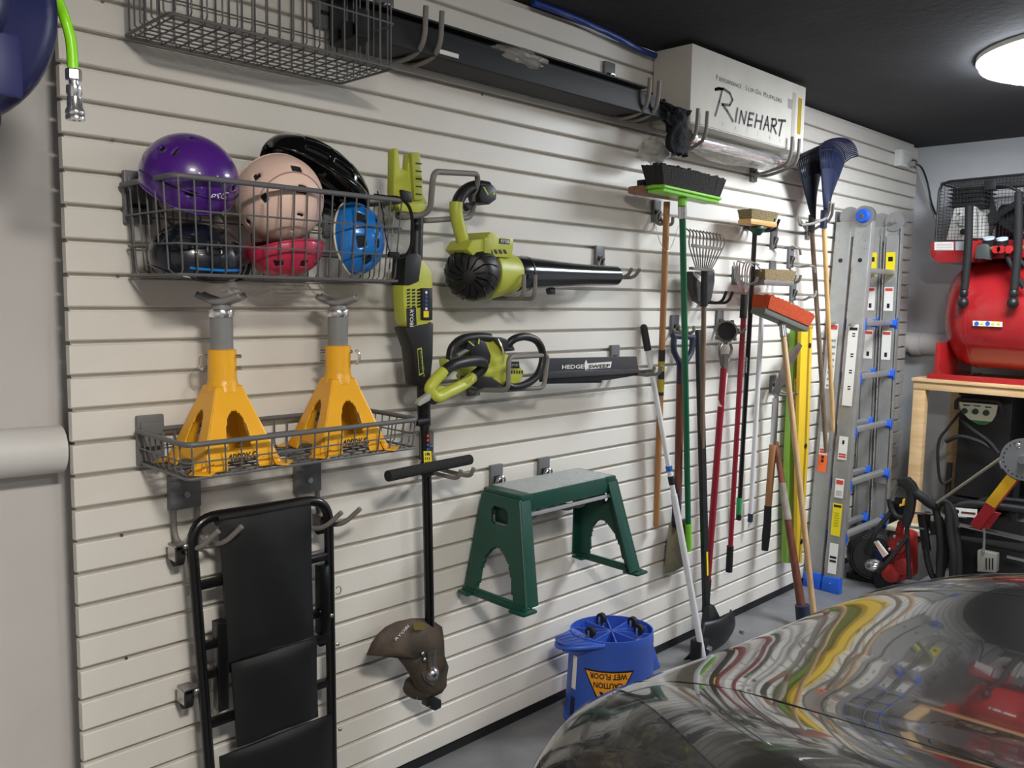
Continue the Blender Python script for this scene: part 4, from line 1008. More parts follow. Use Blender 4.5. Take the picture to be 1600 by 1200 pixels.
part('head_pick',G().loft([[mt_b+V(q) for q in ((0,.015,.012),(0,-.015,.012),(0,-.015,-.02),(0,.015,-.02))],[mt_b+V(q) for q in ((.2,.10,-.02),(.2,.09,-.02),(.2,.09,-.03),(.2,.10,-.03))]]),M_navy,mk,bevel=.002)
# -- long handled trowel/shovel hanging: wood shaft with black grip
lt=thing('garden_fork','short wooden shafted garden tool with steel socket and black handle end','garden tool',W(1205,700,.06))
part('steel_socket',G().bar(W(1212,622,.07),W(1208,698,.065),.032,.02,(1,0,0)),M_zinc,lt,bevel=.003)
part('steel_socket',G().cyl(W(1214,610,.07),W(1212,660,.068),.010,n=12),M_zinc,lt,smooth=True)
part('shaft',G().cyl(W(1208,695,.065),W(1200,795,.055),.018,.0165,n=14),M_oak,lt,smooth=True)
part('grip',G().tube([W(1200,790,.055),W(1199,815,.055),W(1197,838,.055),W(1195,860,.055)],[.0175,.0185,.02,.016],14),M_rub,lt,smooth=True)
part('blade',G().loft([[W(x,y,.10) for x,y in ((1207,612),(1217,618),(1234,578),(1254,540),(1248,535),(1232,552),(1216,585))],[W(x,y,.108) for x,y in ((1207,612),(1217,618),(1234,578),(1254,540),(1248,535),(1232,552),(1216,585))]]),M_stl,lt,bevel=.001,label='curved grey steel blade pointing up to the right')
double_hook(W(1206,600,0).x,W(1204,600,0).z,.11,.09,'grey double hook holding the curved steel blade tool',rise=.01,drop=.045)
# -- spirit levels
lv=thing('spirit_level','long yellow box spirit level standing against the wall beside the ladder','level',W(1258,880,.06))
def bar_px(p,q,d0,d1,wd,th,m,t,name,bev=.002,side=(1,0,0)):
    return part(name,G().bar(W(*p,d0),W(*q,d1),wd,th,side),m,t,bevel=bev)
M_lvy=mat('level_yellow',(222,184,44),.35)
g=G()
pA=[(1253,510),(1264,509),(1259,700),(1248,875),(1240,875),(1248,700)]
y0,y1=.055,.085
def slab(pts_px,d,th,m,t,name,bev=.0015): return part(name,ppx(pts_px,d,th),m,t,bevel=bev)
slab([(1252.5,509),(1270,511),(1264,700),(1253,880),(1245,880),(1247,700)],.10,.02,M_lvy,lv,'level_body',.003)
slab([(1263,512),(1266,512),(1260,700),(1250,878),(1248,878),(1257,700)],.1005,.002,mat('level_groove_dark',(150,120,18),.5),lv,'groove',0)  # darker yellow strip laid along the level's face
for x,y in ((1265,540),(1258.5,697),(1252,846)): part('vial_window',G().cyl(W(x,y,.1),W(x,y,.1)+V((0,-.0022,0)),.014,n=16),M_blk_s,lv,smooth=True)
part('end_cap',ppx([(1252,507),(1271,509),(1270.5,513),(1252.5,512)],.103,.026),mat('level_cap',(200,150,50),.5),lv,bevel=.002)
lg=thing('spirit_level','lime green spirit level with paper label, behind the yellow level','level',W(1236,880,.04))
slab([(1243,514),(1254,512),(1248,700),(1238,880),(1229,880),(1233,700)],.055,.03,mat('level_green',(130,176,62),.4),lg,'level_body',.003)
slab([(1241.5,588),(1252,588),(1250,636),(1240,636)],.0562,.001,M_org_s,lg,'label_edge',0)
slab([(1242,592),(1251,592),(1249.5,632),(1240.5,632)],.0570,.001,M_sticker,lg,'paper_label',0)
# -- two leaf rakes hung heads up
def leaf_rake(cx_px,cy_px,d,col,hm,pb_px,lab,hc,tipd,sock):
    m=mat('rake_'+str(hc),hc,.4,nz=.05)
    t=thing('leaf_rake',lab,'rake',W(*pb_px,.05))
    top=W(cx_px,cy_px,d)
    part('handle',G().cyl(top,W(*pb_px,.09),.0115,n=14),hm,t,smooth=True)
    part('socket',G().cyl(top+V((0,0,.05)),top-V((0,0,.035)),.0165,n=12),M_blk if sock else m,t,smooth=True)
    # fan: solid web below, long hooked tines above
    c=top+V((0,0,.02)); R0,R1,R2=.05,.285,.35
    tip=V((tipd,-.03,1)).normalized(); side=V((1,0,0)); side=(side-tip*side.dot(tip)).normalized(); nrm=side.cross(tip)
    A=math.radians(25)
    web=G().grid(lambda a,b:c+(tip*math.cos(A*(2*a-1))+side*math.sin(A*(2*a-1)))*(R0*.2+(R1-R0*.2)*b)+nrm*(.02*math.cos(math.pi*(2*a-1)*.5)),16,8)
    ob=part('web',web,m,t,smooth=True); md=ob.modifiers.new('s','SOLIDIFY'); md.thickness=.004; md.offset=0
    n=22
    for k in range(n):
        a=A*(-1+2*k/(n-1)); d_=tip*math.cos(a)+side*math.sin(a); nn=nrm*(.02*math.cos(a/A*math.pi*.5))
        part('tine',G().tube([c+d_*(R1-.06)+nn,c+d_*(R2-.03)+nn,c+d_*(R2-.0)+nn+V((.012,-.02,0)),c+d_*(R2+.012)+nn+V((.03,-.045,0))],.0048,6,flat=.7),m,t,smooth=True)
    for rr in (R1+.025,R1+.055):
        part('cross_rib',G().tube([c+(tip*math.cos(A*q)+side*math.sin(A*q))*rr+nrm*(.02*math.cos(q*math.pi*.5)) for q in [-1+i/6 for i in range(13)]],.0035,6),m,t,smooth=True)
    return t
leaf_rake(1287,345,.155,None,M_pine,(1303,702),'dark blue plastic leaf rake with pale pine handle, in front',(20,30,60),.12,False)
leaf_rake(1268,352,.08,None,M_grywd,(1291,706),'dark leaf rake with grey-brown handle, behind the blue rake',(24,28,38),-.22,True)
t=thing('double_hook','wide grey U hook carrying both leaf rakes','hook',W(1270,345,0))
plate(t,W(1262,345,0).x,W(1262,360,0).z)
pts=fillet([W(1262,362,.01),W(1247,340,.12),W(1250,352,.20),W(1268,350,.22),W(1290,342,.22),W(1296,330,.24),W(1297,316,.25)],.02,5)
part('prong',G().tube(pts,.0068,10),M_prong,t,smooth=True)
pts=fillet([W(1266,362,.01),W(1295,345,.14),W(1300,335,.19),W(1302,318,.21)],.02,5)
part('prong',G().tube(pts,.0068,10),M_prong,t,smooth=True)
# -- three empty swing hooks
for (px,py,ex,ey,lab) in ((1207,372,1250,388,'empty grey swing hook, topmost of three beside the rakes'),(1233,402,1272,416,'empty grey swing hook, middle one of three beside the rakes'),(1237,454,1273,464,'empty grey swing hook, lowest of three beside the rakes')):
    q=W(px,py,0); t=thing('swing_hook',lab,'hook',q,'empty swing hooks beside the rakes' if False else None)
    plate(t,q.x,q.z,.05,.1)
    part('hinge_knob',G().ell(q+V((0,-.015,.045)),(.012,.012,.012)),M_brk,t,smooth=True)
    e=W(ex,ey,.12)
    pts=fillet([q+V((.0,-.02,-.04)),q+V((.05,-.045,-.045)),e+V((-.05,.0,0)),e,e+V((.01,0,-.03 if py<450 else .03))],.02,5)
    part('prong',G().tube(pts,.0062,10),M_prong,t,smooth=True)
q=W(1308,355,0); t=thing('double_hook','dark empty bracket hook between the rakes and the ladder','hook',q); plate(t,q.x,q.z,.06,.16,M_brk)
part('prong',G().tube(fillet([q+V((0,-.02,-.05)),q+V((0,-.12,-.05)),q+V((0,-.13,.05))],.02),.007,10),M_blk,t,smooth=True)
# ================================================================ folding ladder
lx0b=W(1302,905,.17).x; lx0t=W(1352,370,.17).x
LW_t=.40; LW_b=.60; LZ=1.99
ld=thing('folding_ladder','folded aluminium multi-position ladder with blue rung brackets leaning near the back corner','ladder',((lx0b+.3),-.12,0))
def LX(z,s): 
    f=z/LZ; x0=lx0b+(lx0t-lx0b)*f
    return x0+(LW_b+(LW_t-LW_b)*f)*s
M_rail=mat('ladder_rail_alu',(168,168,166),.42,.55,nz=.05,ns=20,rvar=.08)
M_lblue=mat('ladder_blue',(30,90,200),.4)
for (ya,yb_,nm) in ((-.020,-.100,'back'),(-.122,-.205,'front')):
    for s in (0,1):
        zt_=1.93
        a=V((LX(0.05,s),(ya+yb_)/2,.05)); b=V((LX(zt_,s),(ya+yb_)/2,zt_))
        part('rail',G().bar(a,b,.022,abs(ya-yb_),(1,0,0)),M_rail,ld,bevel=.003)
        so=-1 if s==0 else 1
        for yy in (ya,yb_):      # flanges of the channel section
            q=V((0,yy-(ya+yb_)/2,0)); off=V((.010*(-so),0,0))
            part('rail_flange',G().bar(a+q+off,b+q+off,.034,.006,(1,0,0)),M_rail,ld,bevel=.001)
        # inner telescoping section
        if nm=='front' or True:
            a2=V((LX(.5,s)-so*.024,(ya+yb_)/2,.5)); b2=V((LX(zt_,s)-so*.024,(ya+yb_)/2,1.88))
            part('inner_rail',G().bar(a2,b2,.016,abs(ya-yb_)*.8,(1,0,0)),M_rail,ld,bevel=.002)
        fx=LX(0,s)
        part('foot',G().loft([[V((fx-.022,ya+.008,0)),V((fx+.022,ya+.008,0)),V((fx+.022,yb_-.008,0)),V((fx-.022,yb_-.008,0))],[V((fx-.016,ya+.004,.075)),V((fx+.018,ya+.004,.075)),V((fx+.018,yb_-.004,.085)),V((fx-.016,yb_-.004,.085))]]),M_lblue,ld,bevel=.004)
        part('foot_rivet',G().ell(V((fx-.022,(ya+yb_)/2,.05)),(.003,.004,.004),None,8,6),M_chr,ld)
    for k,z in enumerate((.285,.565,.845,1.125,1.405,1.68)):
        x0=LX(z,0)+.012; x1=LX(z,1)-.012; y=(ya+yb_)/2; yo=yb_ if nm=='front' else y
        part('rung',G().box(((x0+x1)/2,y-.006,z),(x1-x0,.036,.026)),M_rail,ld,bevel=.005)
        for s in (0,1):
            xx=LX(z,s); so=-1 if s==0 else 1
            if z<1.5:
                part('rung_bracket',G().loft([[V((xx-so*.016,yb_-.004,z-.045)),V((xx-so*.016,yb_-.004,z+.035)),V((xx-so*.03,yb_-.004,z+.022)),V((xx-so*.045,yb_-.004,z-.012))],[V((xx-so*.016,yb_+.03,z-.045)),V((xx-so*.016,yb_+.03,z+.035)),V((xx-so*.03,yb_+.03,z+.022)),V((xx-so*.045,yb_+.03,z-.012))]]),M_lblue,ld,bevel=.003)
# hinge plates at the top: round discs on the outside
for s in (0,1):
    xx=LX(1.94,s)
    for dx,yy,zz in ((-.016,-.165,1.945),(.016,-.165,1.945),(0,-.06,1.945)):
        part('hinge_disc',G().cyl((xx+dx-.004,yy if dx else -.085,zz+.01),(xx+dx+.004,yy if dx else -.085,zz+.01),.052,n=28),mat('hinge_steel',(150,150,150),.4,.5),ld,smooth=True)
    part('hinge_plate',G().bb((xx-.012,-.2,1.85),(xx+.012,-.03,1.93)),M_rail,ld,bevel=.003)
    part('hinge_bolt',G().cyl((xx-.045,-.165,1.955),(xx+.045,-.165,1.955),.012,n=14),M_zinc,ld,smooth=True)
xx=LX(1.94,0)
part('hinge_knob',G().lathe([(.036,0),(.036,.012),(.03,.02),(.001,.022)],(xx-.022,-.165,1.955),(-1,0,0),n=24),M_lblue,ld,smooth=True,label='round blue hinge lock knob')
part('knob_centre',G().cyl((xx-.043,-.165,1.955),(xx-.047,-.165,1.955),.010,n=12),M_stl,ld,smooth=True)
# stickers on the left outer rail faces (they face the camera)
def rail_sticker(z0,z1,yc,w_,m,nm,x_off=0,s=0):
    so=-1
    zm=(z0+z1)/2
    a=V((LX(z0,s)-.0165+x_off,yc,z0)); b=V((LX(z1,s)-.0165+x_off,yc,z1))
    u=V((0,-w_/2,0)); g=G().add([a-u,a+u,b+u,b-u],[(0,1,2,3)]); return part(nm,g,m,ld)
def lines(z0,z1,yc,w_,n,m,s=0,x_off=0,fill=.5):
    g=G()
    for k in range(n):
        za=z0+(z1-z0)*k/n; zb_=za+(z1-z0)/n*fill
        a=V((LX(za,s)-.0172+x_off,yc,za)); b=V((LX(zb_,s)-.0172+x_off,yc,zb_)); u=V((0,-w_/2,0)); g.add([a-u,a+u,b+u,b-u],[(0,1,2,3)])
    part('print_lines',g,m,ld)
M_gp=mat('grey_print',(150,150,148),.6)
yF,yB=-.1635,-.060
for z0,z1,yc,w_,m,kind in ((.98,1.40,yF,.052,M_sticker,0),(1.06,1.40,yB,.045,M_sticker,1),(.70,.82,yF,.048,M_sticker,2),(.62,.76,yB,.048,M_org_s,3),(.71,.83,yB,.045,M_sticker,2),(.50,.60,yF,.046,M_sticker,1),(.30,.47,yF,.050,M_yel_s,4),(.10,.26,yF,.046,M_sticker,5)):
    rail_sticker(z0,z1,yc,w_,m,'sticker')
    if kind==0:
        lines(z1-.03,z1-.015,yc,w_*.8,1,M_blk_s,fill=1)
        for zz in (.85,.6,.4,.2): 
            z_=z0+(z1-z0)*zz; lines(z_,z_+.025,yc-.004,w_*.3,2,M_blk_s)
    elif kind==1: lines(z1-.03,z1-.008,yc,w_*.8,1,M_red_s,fill=1); lines(z0+.01,z1-.06,yc,w_*.7,8,M_gp,fill=.35)
    elif kind==2: lines(z0+.01,z0+.035,yc,w_*.8,2,M_red_s,fill=.7); lines(z1-.04,z1-.02,yc,w_*.22,1,M_blk_s,fill=1)
    elif kind==3: lines(z0+.05,z0+.09,yc,w_*.3,2,M_blk_s,fill=.8)
    elif kind==4: lines(z1-.02,z1-.008,yc,w_*.8,1,M_blk_s,fill=1); lines(z0+.05,z1-.04,yc,w_*.5,6,mat('faint_print',(190,170,30),.6),fill=.4)
    elif kind==5: lines(z0+.06,z0+.10,yc,w_*.75,2,M_blk_s,fill=.6)
# stickers on the inside faces of the right rails
for yc,w_ in ((yF+.004,.05),(yB,.05)):
    for z0,z1,m in ((1.66,1.79,M_yel_s),(1.47,1.60,M_sticker),(1.20,1.36,M_sticker)):
        rail_sticker(z0,z1,yc,w_,m,'sticker',x_off=-.019,s=1)
        if m is M_yel_s: lines(z1-.05,z1-.025,yc,w_*.5,1,M_blk_s,s=1,x_off=-.019,fill=1)
        else: lines(z1-.022,z1-.006,yc,w_*.8,1,M_red_s,s=1,x_off=-.019,fill=1); lines(z0+.015,z0+.04,yc,w_*.3,1,M_blk_s,s=1,x_off=-.019,fill=1)
for z,y in ((1.73,yF),(1.73,yB),):
    part('spring_hole',G().cyl((LX(z,0)-.012,y,z),(LX(z,0)-.0135,y,z),.011,n=14),M_blk_s,ld,smooth=True)
for z,y in ((1.40,yF),(1.40,yB)):
    part('lock_pin',G().cyl((LX(z,0)-.012,y,z),(LX(z,0)-.09,y-.01,z-.001),.008,n=12),M_zinc,ld,smooth=True)
for z in (1.79,1.83,1.87):
    for y in (yF-.02,yF+.02,yB-.02,yB+.02): part('rivet',G().ell((LX(z,0)-.0115,y,z),(.002,.003,.003),None,8,5),M_zinc,ld)
# ================================================================ muffler box, chrome pipe, hooks
BX0,BX1,BZ0,BZ1,BY=2.140,3.045,2.178,2.462,-.182
M_card=mat('white_cardboard',(206,202,192),.75,nz=.05,ns=6,bump=.1,bs=30)
bx=thing('cardboard_box','white cardboard muffler box with black brush lettering, on grey hooks under the ceiling','box',((BX0+BX1)/2,(BY-.01)/2,BZ0))
part('carton',G().bb((BX0,-.008,BZ0),(BX1,BY,BZ1)),M_card,bx,bevel=.004)
part('carton_flap',G().bb((BX0+.01,-.012,BZ0-.003),(BX1-.01,BY/2+.001,BZ0)).bb((BX0+.01,BY/2-.001,BZ0-.003),(BX1-.01,BY+.004,BZ0)),M_card,bx)
part('packing_tape',G().bb((BX1-.12,BY-.0012,BZ0+.02),(BX1-.09,BY-.0004,BZ1-.04)),mat('clear_tape',(190,186,176),.15),bx)
part('tape_strip',G().bb((BX1-.065,BY-.0012,BZ0+.075),(BX1-.035,BY-.0004,BZ1-.055)),mat('gold_tape',(176,150,40),.3),bx,label='short gold tape strip')
part('box_scuff',G().bb((BX1-.16,BY-.0008,BZ0+.17),(BX1-.11,BY-.0004,BZ0+.21)),mat('grey_scuff',(160,156,150),.8),bx)
M_ink=mat('black_ink',(28,28,30),.6); M_ink2=mat('faded_ink',(72,70,68),.7)
text('P',.030,(BX0+0.168,BY,BZ0+.182),(1,0,0),(0,0,1),M_ink2,bx,th=.001); text('ERFORMANCE',.023,(BX0+0.190,BY,BZ0+.182),(1,0,0),(0,0,1),M_ink2,bx,width=.165,th=.001)
text('S',.030,(BX0+0.389,BY,BZ0+.182),(1,0,0),(0,0,1),M_ink2,bx,th=.001); text('LIP-',.023,(BX0+0.410,BY,BZ0+.182),(1,0,0),(0,0,1),M_ink2,bx,width=.055,th=.001)
text('O',.030,(BX0+0.469,BY,BZ0+.182),(1,0,0),(0,0,1),M_ink2,bx,th=.001); text('N',.023,(BX0+0.496,BY,BZ0+.182),(1,0,0),(0,0,1),M_ink2,bx,th=.001)
text('M',.030,(BX0+0.535,BY,BZ0+.182),(1,0,0),(0,0,1),M_ink2,bx,th=.001); text('UFFLERS',.023,(BX0+0.564,BY,BZ0+.182),(1,0,0),(0,0,1),M_ink2,bx,width=.125,th=.001)
for k,ch in enumerate('RACING'): text(ch,.020,(BX0+.225+k*.092,BY,BZ0+.018),(1,0,0),(0,0,1),mat('pale_ink',(176,172,164),.7),bx,th=.001)
def bs(pts,wd): 
    g=G(); stroke(g,[V((BX0+x,BY,BZ0+z)) for x,z in pts],wd,0,V((0,-1,0)),.0012); return g
S_=[([(.215,.138),(.235,.146),(.262,.148),(.262,.148)],.008),([(.262,.148),(.245,.10),(.222,.048)],.009),([(.215,.138),(.27,.150),(.315,.142),(.335,.122),(.318,.100),(.262,.094)],.008),([(.268,.094),(.300,.078),(.345,.046)],.009),
 ([(.372,.098),(.362,.048)],.009),([(.388,.046),(.400,.092),(.425,.050),(.438,.096)],.0075),([(.462,.094),(.450,.048),(.482,.052)],.0075),([(.462,.094),(.494,.096)],.0075),([(.456,.072),(.484,.073)],.007),
 ([(.516,.098),(.504,.048)],.008),([(.560,.100),(.546,.048)],.008),([(.510,.074),(.552,.076)],.007),([(.570,.048),(.598,.102),(.612,.050)],.0075),([(.582,.070),(.606,.070)],.006),
 ([(.640,.100),(.628,.048)],.008),([(.632,.098),(.664,.102),(.672,.088),(.660,.076),(.636,.074)],.007),([(.646,.074),(.672,.048)],.008),([(.684,.102),(.745,.108)],.008),([(.716,.104),(.698,.044)],.009)]
for pts,wd in S_: part('brush_lettering',bs([((x-.215)*1.07+.165,(z-.046)*1.08+.046) for x,z in pts],wd*1.35),M_ink,bx)
# chrome exhaust pipe in crumpled film under the box
M_film=mat('clear_film',(205,203,196),.12,alpha=.45,nz=.1,ns=40,bump=.9,bs=28)
ex=thing('exhaust_pipe','chrome exhaust pipe wrapped in clear film under the white box','pipe',(2.6,-.10,2.13))
part('pipe',G().cyl((2.22,-.115,2.135),(2.98,-.115,2.135),.024,n=20),M_chr,ex,smooth=True)
part('flange',G().cyl((2.20,-.125,2.137),(2.235,-.125,2.137),.034,n=20),M_chr,ex,smooth=True)
part('end_clamp',G().cyl((2.93,-.115,2.138),(2.97,-.115,2.138),.029,n=20),M_chr,ex,smooth=True)
def crumple(name,c,r,seed,m,t,R=None,amp=.3):
    import mathutils
    g=G().ell((0,0,0),(1,1,1),None,48,28); 
    vs=[]
    for p in g.v:
        n_=mathutils.noise.noise(p*2.2+V((seed,0,0)))*amp+abs(mathutils.noise.noise(p*5+V((0,seed,0))))*amp*.6
        q=p*(1+n_); q=V((q.x*r[0],q.y*r[1],q.z*r[2])); vs.append(V(c)+(R@q if R else q))
    g.v=vs; return part(name,g,m,t,smooth=2)
crumple('film_wrap',(2.62,-.10,2.112),(.34,.055,.028),3,M_film,ex)
crumple('film_end',(2.04,-.10,2.065),(.07,.045,.045),9,M_film,ex)
for (xa,lab) in ((2.19,'grey double hook under the left end of the white box'),(2.93,'grey double hook under the right end of the white box')):
    t=thing('double_hook',lab,'hook',(xa,0,2.10),'grey double hooks on the slatted wall'); plate(t,xa,2.095)
    for s in (-1,1):
        x=xa+s*.032
        part('prong',G().tube(fillet([(x,-.012,2.085),(x,-.05,2.075),(x,-.175,2.105),(x,-.202,2.135),(x,-.205,2.225)],.06,7),.0072,10),M_prong,t,smooth=True)
# ================================================================ black gutter on hooks
M_gut=mat('gutter_black',(26,28,31),.62,nz=.08,ns=8)
gx0,gx1=.66,2.02
gu=thing('black_channel','long black plastic channel lying on two grey double hooks at the top of the wall','channel',(1.35,-.1,2.22))
zg=lambda x:2.195+.0*(x)
for (ya,yb_,za,zb_,nm) in ((-.035,-.040,2.17,2.30,'back_web'),(-.035,-.165,2.17,2.176,'bottom_web'),(-.160,-.166,2.17,2.235,'front_lip'),(-.035,-.075,2.294,2.30,'top_flange'),(-.145,-.166,2.232,2.238,'lip_bead')):
    part(nm,G().bb((gx0,ya,za),(gx1,yb_,zb_)),M_gut,gu,bevel=.0012)
part('stiffener',G().bb((gx0,-.09,2.176),(gx1-.02,-.098,2.222)),M_gut,gu,bevel=.0012)
crumple('bag',(1.27,-.145,2.235),(.12,.03,.03),5,mat('crumpled_bag',(175,172,164),.15,alpha=.5,bump=.9,bs=30),gu)
part('tag',G().bb((.93,-.167,2.180),(1.0,-.168,2.192)),M_sticker,gu)
gl=thing('black_cloth','black folded cloth gloves hanging over the right end of the black channel','gloves',(2.04,-.12,2.15))
def glove(a,b,th,amp,sd):
    import mathutils
    def fn(u_,v_):
        p=a.lerp(b,v_); w_=.055+.012*math.sin(v_*5+sd)
        return p+V((w_*(u_-.5)*2*.9,-.014*math.cos((u_-.5)*3)*1.2+.012*mathutils.noise.noise(V((u_*4,v_*6,sd))),.008*mathutils.noise.noise(V((u_*5,v_*5,sd+3)))))
    ob=part('cloth',G().grid(fn,14,22),mat('black_cloth',(22,24,28),.9,bump=.5,bs=60),gl,smooth=2); md=ob.modifiers.new('s','SOLIDIFY'); md.thickness=th
glove(V((1.94,-.10,2.255)),V((2.05,-.205,2.20)),.02,.01,1); glove(V((2.05,-.205,2.20)),V((2.055,-.20,2.045)),.022,.01,4); glove(V((2.09,-.12,2.23)),V((2.11,-.15,2.10)),.016,.01,7)
for (xa,lab) in ((.86,'grey double hook under the left end of the black channel'),(1.87,'grey double hook under the right end of the black channel')):
    t=thing('double_hook',lab,'hook',(xa,0,2.24),'grey double hooks on the slatted wall')
    plate(t,xa,2.325,.06,.09)
    for s in (-1,1):
        x=xa+s*.028+.03
        part('prong',G().tube(fillet([(x,-.012,2.27),(x-.01,-.025,2.165),(x,-.12,2.160),(x,-.185,2.185),(x,-.19,2.285)],.05,7),.0075,10),M_prong,t,smooth=True)
part_=single('air_hose','blue hose lying along the top edge of the slatted wall','hose',G().tube(smoothpath([(1.45,-.02,2.475),(1.62,-.03,2.470),(1.85,-.035,2.455),(2.02,-.03,2.442),(2.12,-.03,2.44)],6),.011,8),mat('blue_hose',(30,60,140),.4),(1.8,-.03,2.46),smooth=True)
# ================================================================ hose reel (top left) with lime hose
M_reel=mat('reel_navy',(20,25,76),.38,nz=.1,ns=6,bump=.05)
M_reelb=mat('reel_grey_cover',(44,46,62),.5)
rc=V((-.352,-.36,1.985))
hr_=thing('hose_reel','dark blue wall mounted hose reel case in the top left corner','hose reel',rc)
axr=V((.80,-.62,0)).normalized()
axy=V((0,-1,0))
part('case',G().lathe([(.001,-.10),(.19,-.10),(.215,-.085),(.225,-.04),(.225,.04),(.215,.07),(.19,.085),(.001,.088)],rc,axr.cross(V((0,0,1))).normalized() if False else V((.0,-1,.0)),n=56),M_reel,hr_,smooth=True)
part('hub_dome',G().lathe([(.14,.08),(.135,.10),(.11,.118),(.001,.125)],rc+V((0,0,.0)),(0,-1,0),n=40),M_reel,hr_,smooth=True)
part('lower_cover',G().lathe([(.001,-.06),(.15,-.06),(.17,-.03),(.17,.03),(.15,.05),(.001,.055)],rc+V((-.035,0,-.165)),(0,-1,0),n=40),M_reelb,hr_,smooth=True)
part('case_ridge',G().bb(rc+V((.08,-.088,-.16)),rc+V((.15,-.098,-.06))),mat('reel_light',(30,36,92),.4),hr_,bevel=.006)
part('hose_guide',G().bb(rc+V((.13,-.05,.10)),rc+V((.24,.05,.25))),M_rub,hr_,bevel=.01)
part('wall_bracket',G().bb((rc.x-.06,-.26,rc.z-.1),(rc.x+.06,WALLY-.001,rc.z+.1)),M_brk,hr_,bevel=.006)
hd=.40
lh=thing('air_hose','lime green air hose hanging from the blue reel with a chrome coupler','hose',W(116,110,hd))
part('hose',G().tube(smoothpath([W(70,-60,.44),W(86,-10,.42),W(100,25,hd),W(110,60,hd),W(113,90,hd),W(114,110,hd)],6),.0092,14),mat('lime_hose',(150,235,30),.35),lh,smooth=True)
k0=W(114.5,108,hd); k1=W(118,188,hd); Lk=(k1-k0).length
part('hex_nut',G().lathe([(.0125,0),(.0135,.003),(.0135,Lk*.2),(.0125,Lk*.23)],k0,k1-k0,n=6),M_chr,lh)
part('nipple',G().lathe([(.0085,Lk*.22),(.0085,Lk*.3),(.013,Lk*.33),(.0135,Lk*.48),(.0115,Lk*.52),(.0115,Lk*.75)],k0,k1-k0,n=20),M_chr,lh,smooth=True)
part('coupler_sleeve',G().lathe([(.0125,Lk*.55),(.0130,Lk*.75),(.0155,Lk*.80),(.0165,Lk*.86),(.0150,Lk*.9),(.0165,Lk*.94),(.0155,Lk),(.010,Lk*1.005),(.009,Lk*.95)],k0,k1-k0,n=24,caps=False),M_chr,lh,smooth=True)
# ================================================================ outlet and cords
ot=thing('power_outlet','white double wall outlet with plugs near the ceiling corner','outlet',W(1408,250,0))
q=W(1400,247,0)
part('outlet_box',G().bb((q.x-.03,-.045,q.z-.05),(q.x+.12,0,q.z+.045)),M_wht,ot,bevel=.006)
part('outlet_face',G().bb((q.x-.015,-.050,q.z-.035),(q.x+.105,-.045,q.z+.03)),mat('outlet_face',(215,215,212),.4),ot,bevel=.003)
q2=W(1428,254,.05)
def PB(px,py,X): return B(px,py,X)
cb_=thing('extension_lead','black cord running from the outlet down to the compressor','cord',q)
part('cord',G().tube(smoothpath([V((q.x+.16,-.045,q.z-.015)),PB(1440,262,4.9),PB(1449,285,4.92),PB(1455,315,4.93),PB(1462,335,4.9)],6),.006,8),M_blk,cb_,smooth=True)
cb2=thing('extension_lead','thin pale grey cord running from the outlet down beside the back wall','cord',q+V((0,-.01,0)))
part('cord',G().tube(smoothpath([V((q.x+.09,-.07,q.z-.04)),PB(1432,262,4.85),PB(1444,295,4.93),PB(1455,325,4.95),PB(1463,350,4.95)],6),.005,8),mat('pale_cord',(190,190,186),.5),cb2,smooth=True)
part('plug',G().bb((q.x+.121,-.06,q.z-.03),(q.x+.17,-.03,q.z+.0)),M_blk,cb_,bevel=.004)
part('plug',G().bb((q.x+.07,-.080,q.z-.045),(q.x+.10,-.051,q.z-.015)),mat('grey_plug',(150,150,150),.5),cb2,bevel=.004)
# ================================================================ wooden stand with compressor
M_ply=mat('pine_board',(222,188,142),.6,rgb2=(205,168,120),ns=5,stretch=(1,1,8),bump=.05)
M_ply2=mat('pine_board_h',(222,188,142),.6,rgb2=(205,168,120),ns=5,stretch=(8,1,8),bump=.05)
SX0,SX1=4.30,4.98
c=B(1428,590,SX0); SY0=c.y; ST=c.z; SY1=SY0-1.1
sd_=thing('wooden_stand','pale pine workbench frame carrying the red compressor','stand',((SX0+SX1)/2,(SY0+SY1)/2,0))
for y in (SY0-.032,SY1+.032):
    for x in (SX0+.03,SX1-.03): part('leg',G().bb((x-.028,y-.032,0),(x+.028,y+.032,ST-.062)),M_ply,sd_,bevel=.002)
part('top_board',G().bb((SX0-.012,SY0+.008,ST-.018),(SX1,SY1,ST)),M_ply2,sd_,bevel=.002)
for x in (SX0+.012,SX1-.012): part('rail',G().bb((x-.014,SY0,ST-.062),(x+.014,SY1,ST-.018)),M_ply2,sd_,bevel=.002)
part('lower_shelf',G().bb((SX0+.06,SY0-.04,.30),(SX1-.06,SY1+.04,.32)),mat('grey_shelf_board',(110,108,104),.7),sd_,bevel=.002)
part('back_panel',G().bb((SX1-.02,SY0-.03,.34),(SX1-.01,SY1+.05,ST-.1)),M_blk,sd_)
